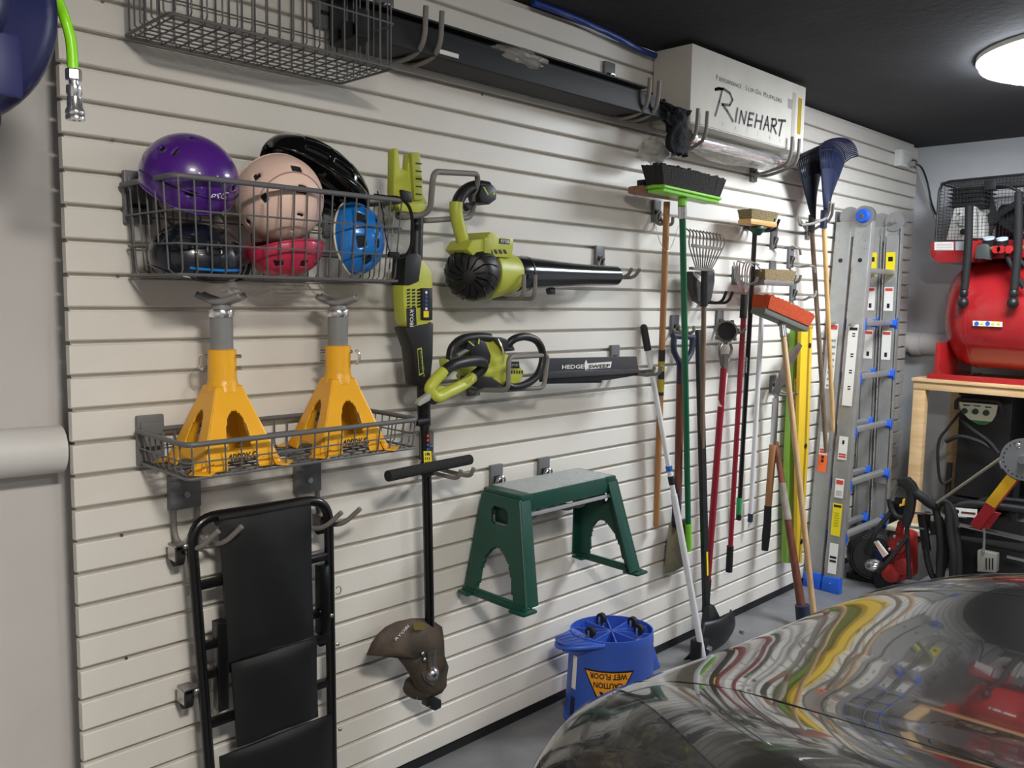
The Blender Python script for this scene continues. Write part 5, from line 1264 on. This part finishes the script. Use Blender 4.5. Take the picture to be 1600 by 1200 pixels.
# compressor
M_cred=mat('compressor_red',(164,34,38),.25,coat=.5,nz=.03,ns=6)
CX=4.62; TR=.30
tc_l=B(1480,470,CX)
cy0=tc_l.y-.045; tcz=ST+.06+TR
cp=thing('air_compressor','large red air compressor with black wire mesh belt guard on the pine stand','compressor',(CX,cy0-.45,ST))
part('tank',G().lathe([(.001,0),(TR*.55,.012),(TR*.8,.04),(TR*.95,.09),(TR,.15),(TR,.95),(TR*.8,1.06),(.001,1.1)],(CX,cy0+.01,tcz),(0,-1,0),n=56),M_cred,cp,smooth=True)
part('tank_weld',G().lathe([(TR+.002,.155),(TR+.003,.16),(TR+.002,.165)],(CX,cy0+.01,tcz),(0,-1,0),n=56,caps=False),M_cred,cp,smooth=True)
pz=B(1455,405,CX-.28); ptz=B(1455,378,CX-.28)
for y in (cy0-.0,cy0-.75):
    part('foot_bracket',G().bb((CX-.30,y-.01,ST+.004),(CX+.25,y-.035,ST+.20)).bb((CX-.31,y+.012,ST),(CX+.26,y-.09,ST+.012)),M_cred,cp,bevel=.004)
part('foot_rail',G().bb((CX-.315,cy0+.02,ST+.0),(CX-.29,cy0-1.0,ST+.03)),M_cred,cp,bevel=.004)
py0=B(1456,390,CX-.25).y
part('motor_platform',G().prism([V((CX-.27,py0,ptz.z)),V((CX-.27,py0,pz.z+.02)),V((CX-.27,py0-.04,pz.z-.02)),V((CX-.27,py0-.25,pz.z-.02)),V((CX-.27,py0-.27,pz.z+.0)),V((CX-.27,py0-1.1,pz.z+.0)),V((CX-.27,py0-1.1,ptz.z))],(.5,0,0)),M_cred,cp,bevel=.005)
xf=CX-.272
def pface(pxs,X,th,m,nm,bev=.0,t=cp):   # vertical plate facing -x, outline in pixels at depth X
    return part(nm,G().prism([B(x,y,X) for x,y in pxs],(th,0,0)),m,t,bevel=bev)
pface([(1460,378),(1490,378),(1490,391),(1460,391)],xf-.001,.001,M_sticker,'sticker')
pface([(1493,377),(1511,377),(1511,391),(1493,391)],xf-.001,.001,mat('sticker_blue_grey',(180,190,200),.5),'sticker')
for k in range(4): pface([(1463,381+k*2.6),(1487,381+k*2.6),(1487,381.8+k*2.6),(1463,381.8+k*2.6)],xf-.002,.001,M_red_s if k==0 else M_gp,'print_lines')
# pump: white-grey cast body with fins
M_pump=mat('pump_cast',(205,205,200),.5,bump=.2,bs=40)
pface([(1478,375),(1491,325),(1514,323),(1514,375)],CX-.22,.16,M_pump,'pump_body',.006)
for k,(x0,x1) in enumerate(((1519,1524),(1527,1532),(1533,1537))):
    pface([(x0,372),(x0+2,322+k*7),(x1,323+k*7),(x1+1,372)],CX-.23+k*.01,.14,M_pump,'pump_fin',.003)
q=B(1506,345,CX-.225); part('pump_port',G().cyl(q,q+V((-.012,0,0)),.028,n=20),M_pump,cp,smooth=True)
for a,b in ((1499,334),(1499,349),(1513,334),(1513,349)): q=B(a,b,CX-.225); part('bolt',G().cyl(q,q+V((-.008,0,0)),.006,n=8),M_stl,cp)
q=B(1506,362,CX-.225); part('oil_glass',G().cyl(q,q+V((-.012,0,0)),.016,n=16),M_blk,cp,smooth=True)
# flywheel with spokes, behind the mesh guard
fq=B(1555,340,CX-.12)
part('flywheel',G().lathe([(.16,-.02),(.175,-.02),(.175,.02),(.16,.02)],fq,(1,0,0),n=48,caps=False),M_blk,cp,smooth=True)
part('flywheel_edge',G().tube([fq+V((-.022,.172*math.cos(a),.172*math.sin(a))) for a in [2*math.pi*i/48 for i in range(48)]],.004,6,True),M_zinc,cp,smooth=True)
for k in range(5):
    a=2*math.pi*k/5; part('flywheel_spoke',G().bar(fq,fq+V((0,.16*math.cos(a),.16*math.sin(a))),.03,.012,(0,-math.sin(a),math.cos(a))),M_blk,cp)
part('flywheel_hub',G().cyl(fq+V((-.025,0,0)),fq+V((.02,0,0)),.035,n=20),M_blk,cp,smooth=True)
q1=B(1590,350,CX+.05); part('motor',G().cyl(q1+V((0,.08,0)),q1+V((0,-.35,0)),.11,n=32),M_blk,cp,smooth=True)
part('cylinder_head',G().bb(B(1505,322,CX-.2)+V((.0,.06,-.01)),B(1505,322,CX-.2)+V((.16,-.10,.10))),M_blk,cp,bevel=.006)
for k in range(5): part('cooling_fin',G().bb(B(1505,322,CX-.2)+V((-.012,.075,.0+k*.022)),B(1505,322,CX-.2)+V((.17,-.115,.006+k*.022))),M_blk,cp)
# wire mesh guard
GX0,GX1=CX-.26,CX+.22
ga=B(1468,285,GX0); gz1=ga.z; gy0=B(1466,320,GX0).y; gz0=ptz.z+.005; gy1=gy0-1.0
gt=fillet([V((GX0,gy0,gz0)),V((GX0,gy0+0,gz1)),V((GX0,gy1,gz1+.02)),V((GX0,gy1,gz0))],.06,5)
part('guard_frame',G().tube(gt,.007,8),M_blk,cp,smooth=True)
part('guard_frame',G().tube([p+V((GX1-GX0,0,0)) for p in gt],.006,8),M_blk,cp,smooth=True)
part('guard_frame',G().tube([V((GX0,gy0-.01,gz1-.01)),V((GX1,gy0-.01,gz1-.01))],.006,8),M_blk,cp,smooth=True)
g=G()
n=60
for k in range(n):
    y=gy0-.012-(gy0-gy1)*k/n; g.tube([V((GX0,y,gz0)),V((GX0,y,gz1+.0)),V((GX1,y,gz1))],.0012,3)
for k in range(19):
    z=gz0+.018*k; 
    if z<gz1: g.tube([V((GX1,gy0-.004,z)),V((GX0,gy0-.004,z)),V((GX0,gy1,z))],.0012,3)
for k in range(24):
    x=GX0+(GX1-GX0)*k/24; g.tube([V((x,gy0-.004,gz0)),V((x,gy0-.004,gz1)),V((x,gy1,gz1))],.0012,3)
part('wire_mesh',g,M_blk,cp,kind='stuff')
part('mesh_band',G().bb(B(1538,282,GX0-.003),B(1556,296,GX0+.003)),M_blk,cp,bevel=.002)
# intake hoses hanging in front with connectors
for px in (1511,1589):
    Xh=CX-TR-.045
    part('drop_hose',G().tube(smoothpath([B(px+3,322 if px<1550 else 300,Xh),B(px+2,380,Xh),B(px-2,430,Xh),B(px-4,452,Xh)],6),.020,12),M_rub,cp,smooth=True)
    q=B(px-5,458,Xh); part('hose_fitting',G().ell(q,(.022,.022,.028)).ell(q+V((0,0,-.05)),(.028,.028,.03)).cyl(q,q+V((0,0,-.05)),.014,n=12),M_blk,cp,smooth=True)
# gauges, switch, manifold
for px,py in ((1545,374),(1566,375)):
    q=B(px,py,CX-.33); part('gauge',G().cyl(q,q+V((.01,0,-.03)),.03,n=22),M_blk,cp,smooth=True)
    part('gauge_face',G().cyl(q+V((-.004,0,.010)),q+V((-.001,0,.001)),.027,n=22),mat('gauge_face',(200,212,222),.3),cp,smooth=True)
pface([(1522,404),(1526,384),(1536,380),(1545,382),(1547,406)],CX-.36,.06,mat('switch_grey',(60,66,66),.5),'pressure_switch',.008)
part('manifold',G().cyl(B(1540,388,CX-.33),B(1600,387,CX-.33),.012,n=12),mat('brass',(190,160,90),.35,.8),cp,smooth=True)
for px,m_ in ((1566,M_cred),(1558,M_cred),(1578,M_cred)): q=B(px,390,CX-.35); part('valve_knob',G().cyl(q,q+V((-.02,0,0)),.02,n=14),m_,cp,smooth=True)
pface([(1520,501),(1566,503),(1566,511),(1520,509)],CX-TR-.006,.004,M_sticker,'warning_label')
for k in range(5):
    q=B(1526+k*8.6,505.5,CX-TR-.008); part('warning_icon',G().cyl(q,q+V((-.001,0,0)),.0115,n=12 if k%2==0 and k<3 else 3),M_blu_s if k in(0,2) else M_yel_s,cp)
part('side_hose',G().tube(smoothpath([B(1572,398,CX-.33),B(1586,425,CX-.34),B(1600,450,CX-.33)],5),.012,8).tube(smoothpath([B(1580,385,CX-.33),B(1592,405,CX-.34),B(1606,420,CX-.33)],5),.012,8),M_rub,cp,smooth=True)
for y in (cy0-.02,cy0-.8): part('rubber_foot',G().cyl((CX-.27,y,ST),(CX-.27,y,ST+.012),.03,n=16),M_rub,cp,smooth=True)
# ================================================================ welder inside the stand
wx=4.48
wd_=thing('welding_machine','black welding machine with white and green control panel inside the pine stand','welder',(wx+.2,B(1530,700,wx).y,.32))
bwl=B(1497,640,wx); bwr=B(1580,640,wx)
zt2=B(1530,612,wx).z
part('case',G().bb((wx+.02,bwl.y,.44),(wx+.36,bwr.y+.0,zt2-.02)),M_blk,wd_,bevel=.008)
part('case_top',G().bb((wx+.0,bwl.y+.005,zt2-.03),(wx+.36,bwr.y-.005,zt2)),M_blk,wd_,bevel=.008)
pface([(1499,628),(1559,633),(1556,648),(1550,658),(1540,663),(1526,662),(1513,654),(1501,641)],wx+.006,.01,mat('panel_cream',(222,222,205),.35),'control_panel',.0,wd_)
pface([(1516,656),(1549,659),(1540,664),(1527,663)],wx+.004,.008,mat('panel_green',(60,140,80),.4),'panel_green_band',.0,wd_)
for px,py in ((1507,642),(1524,643),(1541,645)):
    q=B(px,py,wx+.004); part('knob',G().cyl(q,q+V((-.018,0,0)),.017,.013,n=16),mat('knob_green',(30,70,46),.4),wd_,smooth=True)
    pface([(px-2,py-10),(px+8,py-9.4),(px+8,py-7.4),(px-2,py-8)],wx+.004,.001,M_blk_s,'print_lines',0,wd_)
pface([(1505,631),(1528,633),(1528,634.5),(1505,632.5)],wx+.004,.001,M_gp,'print_lines',0,wd_)
part('handle',G().tube(fillet([B(1494,640,wx-.03),B(1494,622,wx-.03),B(1565,627,wx-.03),B(1565,650,wx-.03)],.04),.011,10),M_blk,wd_,smooth=True)
part('cart_tray',G().bb((wx,bwl.y+.04,.40),(wx+.40,bwr.y-.06,.43)),M_blk,wd_,bevel=.004)
for yy in (bwl.y+.03,bwr.y-.05):
    for xx_ in (wx+.02,wx+.38): part('cart_leg',G().bb((xx_-.012,yy-.012,.32),(xx_+.012,yy+.012,.62)),M_blk,wd_)
part('torch_cable',G().tube(smoothpath([B(1500,645,wx-.02),B(1480,670,wx-.04),B(1467,690,wx-.05),B(1466,730,wx-.05),B(1472,755,wx-.03),B(1488,748,wx)],6),.008,8).tube(smoothpath([B(1500,655,wx-.02),B(1520,672,wx-.06),B(1545,690,wx-.07),B(1560,708,wx-.07)],6),.011,8),M_rub,wd_,smooth=True)
part('torch_cable',G().tube(smoothpath([B(1478,690,wx-.06),B(1500,682,wx-.07),B(1530,690,wx-.07),B(1548,700,wx-.06)],6),.012,8),M_rub,wd_,smooth=True)
part('torch_tip',G().cyl(B(1560,716,wx-.07),B(1566,732,wx-.07),.007,n=10),M_zinc,wd_,smooth=True)
# ================================================================ car (nose towards the slatted wall)
M_paint=mat('charcoal_car_paint',(72,71,70),.16,metal=.75,coat=1.0)
M_gap=mat('panel_gap',(14,14,15),.7)
O_=V((1.235,-.85,.074)); ca_=math.radians(6.6)
ce=V((math.cos(ca_),-math.sin(ca_),0)); cb=V((-math.sin(ca_),-math.cos(ca_),0))
HWD=.93
PR=[(.05,.16),(.012,.24),(-.005,.34),(.0,.43),(.025,.50),(.07,.555),(.15,.60),(.28,.635),(.5,.675),(.85,.725),(1.25,.77),(1.65,.81),(1.95,.83)]
def prof(tt):
    for (a,za),(b,zb_) in zip(PR[3:-1],PR[4:]):
        if tt<=b:
            f=max(0,(tt-a)/(b-a)); return za+(zb_-za)*f
    return PR[-1][1]+(tt-1.95)*.02
def tnose(s): return .04+.34*(abs(s)/HWD)**3.2
def sm(a,b,x):
    f=min(1,max(0,(x-a)/(b-a))); return f*f*(3-2*f)
def crest(s,tt): 
    a=abs(s); g_=sm(-.05,.45,tt)
    return (.055*math.exp(-((a-.62)/.30)**2))*g_+.035*math.exp(-((a-.66)/.30)**2)
def edge(s):
    a=abs(s); return 0 if a<.76 else ((a-.76)/(HWD-.76))**2.3*.52
def CP(s,t,z): return O_+ce*s+cb*t+V((0,0,z))
def surf(s,tt): return CP(s,tt+tnose(s),prof(tt)+crest(s,tt)-edge(s))
car=thing('sports_car','low charcoal grey sports car parked nose to the slatted wall, mirroring it in its bonnet','car',CP(0,2.0,0))
# body: columns across, rows from bumper up and over the bonnet
ds=smoothpath([V((a,b,0)) for a,b in PR],5)
rows=[(p.x,p.y) for p in ds]
nu=96; vs=[];fs=[]
def sval(i): 
    q=-1+2*i/nu; return HWD*math.sin(q*math.pi/2*1.0)*(1.0)
for (tt,z) in rows:
    for i in range(nu+1):
        s=sval(i)
        k=sm(.30,.50,z); zz=z+crest(s,max(tt,0))*k-edge(s)*k-(edge(s)*.25)*(1-k)
        vs.append(CP(s,tt+tnose(s),max(.14,zz)))
m=len(rows)
for j in range(m-1):
    for i in range(nu): fs.append((j*(nu+1)+i,j*(nu+1)+i+1,(j+1)*(nu+1)+i+1,(j+1)*(nu+1)+i))
g=G().add(vs,fs)
part('front_body',g,M_paint,car,smooth=2)
# flanks from the bonnet edge down to the sill, and the rear body
def side(sg):
    top=[CP(sg*HWD*.999,t_,max(.14,prof(t_-.38)-.52+.03)) for t_ in [.38+.1*k for k in range(20)]]
    bot=[CP(sg*(HWD-.02),t_,.14) for t_ in [.38+.1*k for k in range(20)]]
    n=len(top); return G().add(top+bot,[(i,i+1,n+i+1,n+i) for i in range(n-1)])
for sg in (-1,1): part('wing_skirt',side(sg),M_paint,car,smooth=2)
def rear(u_,v_):
    s=HWD*math.sin((-1+2*u_)*math.pi/2); t_=2.31+2.15*v_
    z=.86+.02*v_-.45*max(0,v_-.86)/.14*.5-edge(s)*1.15+.07*math.exp(-((abs(s)-.66)/.17)**2)
    return CP(s*(1-.1*v_**6),t_,max(.16,z))
part('rear_body',G().grid(rear,40,24),M_paint,car,smooth=2)
def rear_side(sg):
    def fn(u_,v_): return CP(sg*(HWD-.005)*(1-.1*u_**6),2.28+2.18*u_,.16+.2*v_)
    return G().grid(fn,12,3)
for sg in (-1,1): part('rear_skirt',rear_side(sg),M_paint,car,smooth=2)
part('tail_panel',G().grid(lambda a,b:CP((-.84+1.68*a),4.44,.16+.45*b),10,4),M_paint,car,smooth=2)
M_cgl=mat('car_glass',(12,14,16),.05,coat=.3)
def cabin(u_,v_):
    a=-math.pi*.5+math.pi*u_; P_=[(1.72,.80,.70),(2.0,.98,.66),(2.35,1.17,.60),(2.8,1.22,.58),(3.3,1.17,.58),(3.8,1.0,.62),(4.15,.84,.66)]
    x=v_*(len(P_)-1); k=min(int(x),len(P_)-2); f=x-k
    t_,h,w_=[P_[k][q]*(1-f)+P_[k+1][q]*f for q in range(3)]
    return CP(w_*math.sin(a),t_,.76+(h-.76)*max(0,math.cos(a))**.45)
part('windscreen_cabin',G().grid(cabin,32,24),M_cgl,car,smooth=2)
for s,t_ in ((-.82,.98),(.82,.98),(-.82,3.55),(.82,3.55)):
    c=CP(s,t_,.245); ax=ce*(1 if s>0 else -1)
    part('tyre',G().lathe([(.22,-.10),(.30,-.11),(.33,-.08),(.33,.05),(.31,.075),(.22,.08)],c,ax,n=36),M_rub,car,smooth=True)
    part('wheel_rim',G().lathe([(.001,.03),(.05,.04),(.20,.05),(.22,.07),(.225,.05)],c,ax,n=36),M_stl,car,smooth=True)
# bumper intake, bonnet shut lines, headlamps
part('bumper_intake',G().grid(lambda a,b:CP(-.55+1.1*a,tnose(-.55+1.1*a)-.004+.01,.20+.09*b),20,3),M_gap,car)
def onsurf(pts,off=.0015): return [surf(s,t_)+V((0,0,off)) for s,t_ in pts]
def shut(pts): part('shut_line',G().tube(onsurf([(p.x,p.y) for p in smoothpath([V((a,b,0)) for a,b in pts],8)],.0005),.0016,5),M_gap,car)
for sg in (-1,1): shut([(sg*.44,.14),(sg*.46,.4),(sg*.50,.9),(sg*.54,1.5),(sg*.56,1.9)])
shut([(-.44,.14),(-.2,.11),(0,.10),(.2,.11),(.44,.14)])
M_lens=mat('headlamp_lens',(60,60,60),.04,coat=1.0,alpha=.30)
M_lampin=mat('headlamp_inner',(70,70,72),.3,.6,nz=.35,ns=60)
for sg in (-1,1):
    # almond outline in (s,tt)
    ol=[(.50,.10),(.60,.055),(.72,.05),(.82,.11),(.86,.25),(.85,.42),(.80,.54),(.72,.42),(.62,.28),(.54,.18)]
    olp=smoothpath([V((sg*a,b,0)) for a,b in ol],5,True)
    n=len(olp); cs=sum((p.x for p in olp))/n; ct=sum((p.y for p in olp))/n
    def patch(off,k1=1.0,rings_=7):
        g=G(); vs=[];fs=[]
        for r_ in range(rings_+1):
            for p in olp:
                f=k1*r_/rings_; s_=cs+(p.x-cs)*f; t_=ct+(p.y-ct)*f; vs.append(surf(s_,t_)+V((0,0,off)))
        for r_ in range(rings_):
            for i in range(n): fs.append((r_*n+i,r_*n+(i+1)%n,(r_+1)*n+(i+1)%n,(r_+1)*n+i))
        return g.add(vs,fs)
    hl=part('headlamp',patch(.0015,.985),M_lampin,car,smooth=2,label='almond shaped headlamp')
    for ds_,dt,rr in ((-.0,-.03,.045),(.05,.12,.04)):
        c=surf(cs+sg*ds_,ct+dt)+V((0,0,-.024))
        part('lamp_projector',G().lathe([(rr,0),(rr,.016),(rr*.85,.020),(rr*.8,.010),(.001,.012)],c,(ce*0+V((0,0,1))+cb*-.45),n=24),mat('dark_chrome',(80,82,84),.25,.7),hl,smooth=True)
    part('lens',patch(.0060),M_lens,hl,smooth=2)
    part('lens_edge',G().tube([surf(p.x,p.y)+V((0,0,.002)) for p in olp],.0018,5,True),M_gap,hl)
# ================================================================ things in the corner behind the car
WX=3.95
def pp(pxs,X,th,m,nm,t,bev=.0): return part(nm,G().prism([B(x,y,X) for x,y in pxs],(th,0,0)),m,t,bevel=bev)
# pressure washer: black tube frame, gun, hoses, engine
fb=B(1500,880,WX); wy0=B(1495,830,WX).y; 
pw=thing('pressure_washer','black pressure washer with bent tube handle and coiled black hose beside the pine stand','pressure washer',(WX+.15,wy0-.25,0))
hz=B(1500,795,WX).z
a0_=B(1483,805,WX); 
pts=fillet([V((WX,a0_.y+.02,.12)),V((WX,a0_.y,hz-.02)),B(1510,786,WX),B(1560,791,WX),B(1640,802,WX)],.05,6)
part('handle_tube',G().tube(pts,.019,12),mat('black_satin_tube',(34,34,35),.4),pw,smooth=True)
part('handle_tube',G().tube([p+V((.35,0,-.03)) for p in pts],.016,10),M_blk,pw,smooth=True)
pp([(1489,793),(1527,796),(1526,809),(1490,806)],WX-.022,.003,M_sticker,'badge_plate',pw)
pp([(1502,799),(1524,801),(1524,804),(1502,802)],WX-.0235,.001,mat('brown_print',(90,50,30),.5),'print_lines',pw)
q=B(1495.5,799,WX-.0235); part('badge_logo',G().cyl(q,q+V((-.001,0,0)),.010,n=16),M_blk_s,pw)
pp([(1484,808),(1600,816),(1600,850),(1484,835)],WX+.01,.01,M_blk,'control_plate',pw,.002)
sy=B(1500,817,WX-.1)
part('tool_shelf',G().add([B(1496,813,WX+.05),B(1600,835,WX+.05),B(1600,846,WX-.10),B(1496,822,WX-.10)],[(0,1,2,3)]).bb(B(1497,823,WX-.10),B(1600,846,WX-.11)+V((0,0,0)) if False else B(1497,823,WX-.10)+V((.002,-.01,-.004))),mat('grey_shelf_metal',(110,108,104),.4,.5),pw)
part('shelf_hook',G().tube(fillet([B(1537,826,WX-.12),B(1538,832,WX-.12),B(1537,858,WX-.12),B(1537,862,WX-.11)],.01),.006,8),M_zinc,pw,smooth=True)
pp([(1527,860),(1557,866),(1556,895),(1527,893)],WX-.11,.05,mat('grey_vented_cover',(130,128,120),.5),'vented_cover',pw,.003)
for k in range(3): pp([(1540+k*5,872),(1542+k*5,872.5),(1542+k*5,890),(1540+k*5,890)],WX-.113,.002,M_blk,'vent_slot',pw)
pp([(1573,868),(1600,874),(1600,878),(1573,872)],WX-.11,.02,M_zinc,'trim_bar',pw)
part('engine_block',G().bb(B(1487,842,WX+.05),V((WX+.33,B(1620,842,WX+.05).y,.10))),mat('engine_black',(20,20,21),.6,bump=.3,bs=30),pw,bevel=.02)
pp([(1482,893),(1488,872),(1492,866),(1499,893)],WX-.06,.04,M_cred,'red_cover',pw,.004)
for k,(x_,y_) in enumerate(((1535,838),(1560,843))): pass
part('hose_coil',G().tube(smoothpath([B(1468,786,WX-.08),B(1480,790,WX-.10),B(1484,830,WX-.10),B(1489,870,WX-.10),B(1486,915,WX-.08),B(1468,905,WX-.08),B(1470,860,WX-.08),B(1466,815,WX-.09),B(1462,796,WX-.09)],6),.018,10).tube(smoothpath([B(1474,782,WX-.06),B(1490,800,WX-.07),B(1496,850,WX-.08),B(1497,900,WX-.08),B(1480,930,WX-.06)],6),.017,10),M_rub,pw,smooth=True)
part('hose_coil',G().tube(smoothpath([B(1450,800,WX-.05),B(1446,840,WX-.05),B(1450,880,WX-.05),B(1462,905,WX-.05),B(1476,880,WX-.05),B(1478,840,WX-.05),B(1468,808,WX-.05)],6),.015,10),M_rub,pw,smooth=True)
part('nozzle_rack',G().cyl(B(1425,801,WX-.14),B(1458,804,WX-.05),.006,n=8).cyl(B(1420,823,WX-.14),B(1456,828,WX-.05),.006,n=8),M_zinc,pw,smooth=True)
part('nozzle_rack',G().bar(B(1440,803,WX-.09),B(1448,860,WX-.05),.04,.02,(0,1,0)).bar(B(1458,815,WX-.05),B(1462,835,WX-.05),.04,.03,(0,1,0)),M_blk,pw,bevel=.004)
# spray gun hooked on the frame
GX=WX-.17
sg_=thing('spray_gun','black pressure washer spray gun with yellow trigger lock, lance pointing down','spray gun',B(1418,860,GX))
pp([(1400,748),(1417,746),(1427,756),(1433,768),(1430,776),(1421,774),(1412,764),(1402,757)],GX,.045,M_blk,'gun_head',sg_,.008)
part('grip',G().tube(smoothpath([B(1424,766,GX+.02),B(1424,780,GX+.02),B(1421,800,GX+.02),B(1416,815,GX+.02)],6),.024,12),M_blk,sg_,smooth=True)
part('trigger',G().tube(smoothpath([B(1404,758,GX+.02),B(1397,770,GX+.02),B(1394,782,GX+.02)],6),.012,10),mat('grey_gloss_trigger',(90,90,86),.2),sg_,smooth=True)
part('trigger_guard',G().tube(smoothpath([B(1390,780,GX+.02),B(1392,792,GX+.02),B(1398,804,GX+.02),B(1408,809,GX+.02),B(1414,808,GX+.02)],6),.015,10),M_blk,sg_,smooth=True)
pp([(1410,780),(1413,780),(1412,790),(1405,792),(1405,788),(1409,788)],GX-.005,.02,mat('lock_amber',(225,170,50),.4),'safety_lock',sg_,.002)
part('connector',G().cyl(B(1416,812,GX+.02),B(1416,820,GX+.02),.022,n=16),M_blk,sg_,smooth=True)
part('lance',G().tube([B(1417,816,GX+.02),B(1418,850,GX+.02),B(1421,905,GX+.02)],.011,10),M_blk,sg_,smooth=True)
part('feed_hose',G().tube(smoothpath([B(1428,768,GX+.02),B(1442,778,GX+.03),B(1455,788,GX+.06),B(1468,792,GX+.09)],6),.024,12),M_rub,sg_,smooth=True)
part('feed_hose',G().tube(smoothpath([B(1392,800,GX+.02),B(1378,818,GX+.0),B(1366,835,GX-.02),B(1358,855,GX-.02)],6),.013,10).tube(smoothpath([B(1418,838,GX+.0),B(1400,862,GX-.02),B(1385,880,GX-.04),B(1372,895,GX-.04)],6),.011,10),M_rub,sg_,smooth=True)
# red floor jack
rj=thing('floor_jack','red trolley jack standing on the floor between ladder and pressure washer','jack',(3.93,-.62,0))
RX_=3.88
M_jred=mat('jack_red',(150,34,30),.5,nz=.25,ns=20,bump=.2,bs=20)
cj=H(1400,908,.0)
pp([(1392,835),(1408,832),(1420,838),(1421,905),(1385,915),(1378,890),(1388,870)],RX_,.14,M_jred,'jack_body',rj,.02)
pp([(1402,815),(1407,812),(1412,818),(1403,846),(1394,846)],RX_-.02,.04,M_jred,'handle_socket',rj,.008)
for x_,y_,r_ in ((1404,850,.05),(1412,885,.045),(1394,895,.05)):
    q=B(x_,y_,RX_-.01); part('casting_boss',G().lathe([(r_,0),(r_*.9,.03),(r_*.5,.036),(.001,.036)],q,(-1,0,0),n=20),M_jred,rj,smooth=True)
for x_,y_ in ((1404,850),(1390,858),(1398,838)): q=B(x_,y_,RX_-.05); part('bolt',G().ell(q,(.010,.010,.010),None,10,6),M_zinc,rj,smooth=True)
q=B(1380,905,RX_); part('jack_wheel',G().cyl(q+V((0,0,-.01)),q+V((.06,0,-.01)),.05,n=20),M_blk,rj,smooth=True)
# cream storage box behind it, white card, dark round motor pot
cbx=thing('storage_box','grey storage box with cream lid on the floor behind the red jack','box',(4.3,-.4,0))
c1_=B(1385,820,4.15); c2_=B(1442,828,4.15)
part('box_body',G().bb((4.17,c1_.y-.01,0),(4.42,c2_.y+.01,c1_.z-.03)),mat('box_grey',(96,94,90),.6),cbx,bevel=.006)
part('box_lid',G().bb((4.15,c1_.y,c1_.z-.03),(4.44,c2_.y,c1_.z+.0)),mat('cream_lid',(206,194,166),.5),cbx,bevel=.006)
X4=3.80
cd_=thing('folded_card','white and pink folded card leaning on the dark motor pot','card',B(1375,860,X4))
pp([(1365,847),(1371,845),(1387,866),(1380,871)],X4,.012,M_sticker,'card',cd_,.0)
pp([(1367,848.5),(1370.5,847.5),(1384,865.5),(1381,868)],X4-.001,.0005,mat('pink_print',(226,178,160),.6),'print_panel',cd_,.0)
pp([(1363,858),(1372,862),(1380,873),(1376,877),(1364,872)],X4+.02,.02,mat('navy_base',(20,30,70),.5),'navy_backing',cd_,.003)
mp=H(1342,912,0)
mo=thing('motor_pot','dark round motor housing with shiny steel dome on the floor right of the ladder','motor',(mp.x+.12,mp.y,0))
mc=V((mp.x+.14,mp.y-.005,.135))
maxi=V((-.85,-.5,.12)).normalized()
part('pot_shell',G().lathe([(.001,.10),(.10,.09),(.128,.05),(.132,-.0),(.13,-.08),(.11,-.10),(.001,-.10)],mc,-maxi,n=36),mat('pot_dark',(26,24,22),.45,nz=.3,ns=10),mo,smooth=True)
part('pot_rim',G().tube([mc+maxi*.085+(maxi.orthogonal().normalized()*math.cos(a)+maxi.cross(maxi.orthogonal().normalized())*math.sin(a))*.118 for a in [2*math.pi*i/36 for i in range(36)]],.010,8,True),M_blk,mo,smooth=True)
part('steel_dome',G().ell(mc+maxi*.085+V((0,0,-.045)),(.06,.06,.04)),M_chr,mo,smooth=True)
part('pot_base',G().bb((mc.x-.09,mc.y-.10,0),(mc.x+.10,mc.y+.10,.03)),M_blk,mo,bevel=.006)
bk2=thing('waste_bin','black bin standing behind the ladder against the slatted wall','bin',(4.50,-.10,0))
part('bin_body',G().lathe([(.001,0),(.080,0),(.09,.30),(.094,.30),(.094,.325),(.088,.325),(.078,.01),(.001,.01)],(4.62,-.12,0),(0,0,1),n=28),mat('bin_black',(30,31,33),.5),bk2,smooth=True)
# steel rod, red and yellow bar with round dial plate
r0=B(1464,786,WX-.12); r1=B(1592,696,WX-.16)
rd=thing('steel_rod','thin grey steel rod leaning diagonally in front of the pine stand','rod',V((r0.x,r0.y,r0.z)))
part('rod',G().cyl(r0,r1,.0075,n=12),mat('rod_grey',(128,122,110),.4,.4),rd,smooth=True); part('rod_end',G().ell(r1,(.013,.013,.016)),M_zinc,rd,smooth=True)
tb=thing('torque_bar','red lever bar with yellow sleeve and round steel dial plate at its top','tool',B(1560,790,WX-.13))
b0=B(1524,822,WX-.05); b1=B(1598,728,WX-.14); L_=lambda f: b0.lerp(b1,f)
part('bar',G().bar(L_(0),L_(1),.05,.03,(0,1,0)),mat('bar_red',(176,28,36),.4),tb,bevel=.005)
part('bar_foot',G().prism([B(1518,827,WX-.06),B(1545,827,WX-.06),B(1562,803,WX-.06),B(1542,798,WX-.06)],(.03,0,0)),mat('bar_red_fabric',(160,34,44),.8,bump=.4,bs=200),tb,bevel=.003)
part('yellow_sleeve',G().bar(L_(.38)+V((-.006,.006,0)),L_(.84)+V((-.006,.006,0)),.048,.036,(0,1,0)),mat('sleeve_yellow',(240,186,28),.4),tb,bevel=.005)
q=B(1600,718,WX-.16)
part('dial_plate',G().lathe([(.001,0),(.098,0),(.098,.008),(.001,.008)],q,(-1,0,0),n=36),mat('dial_steel',(120,122,124),.4,.5),tb,smooth=True)
for k in range(24):
    a=2*math.pi*k/24; c=q+V((-.009,.083*math.cos(a),.083*math.sin(a))); part('dial_mark',G().box(c,(.002,.006,.006)),M_blk_s,tb)
part('dial_nut',G().cyl(q+V((-.008,0,0)),q+V((-.03,0,0)),.022,n=6),M_zinc,tb)
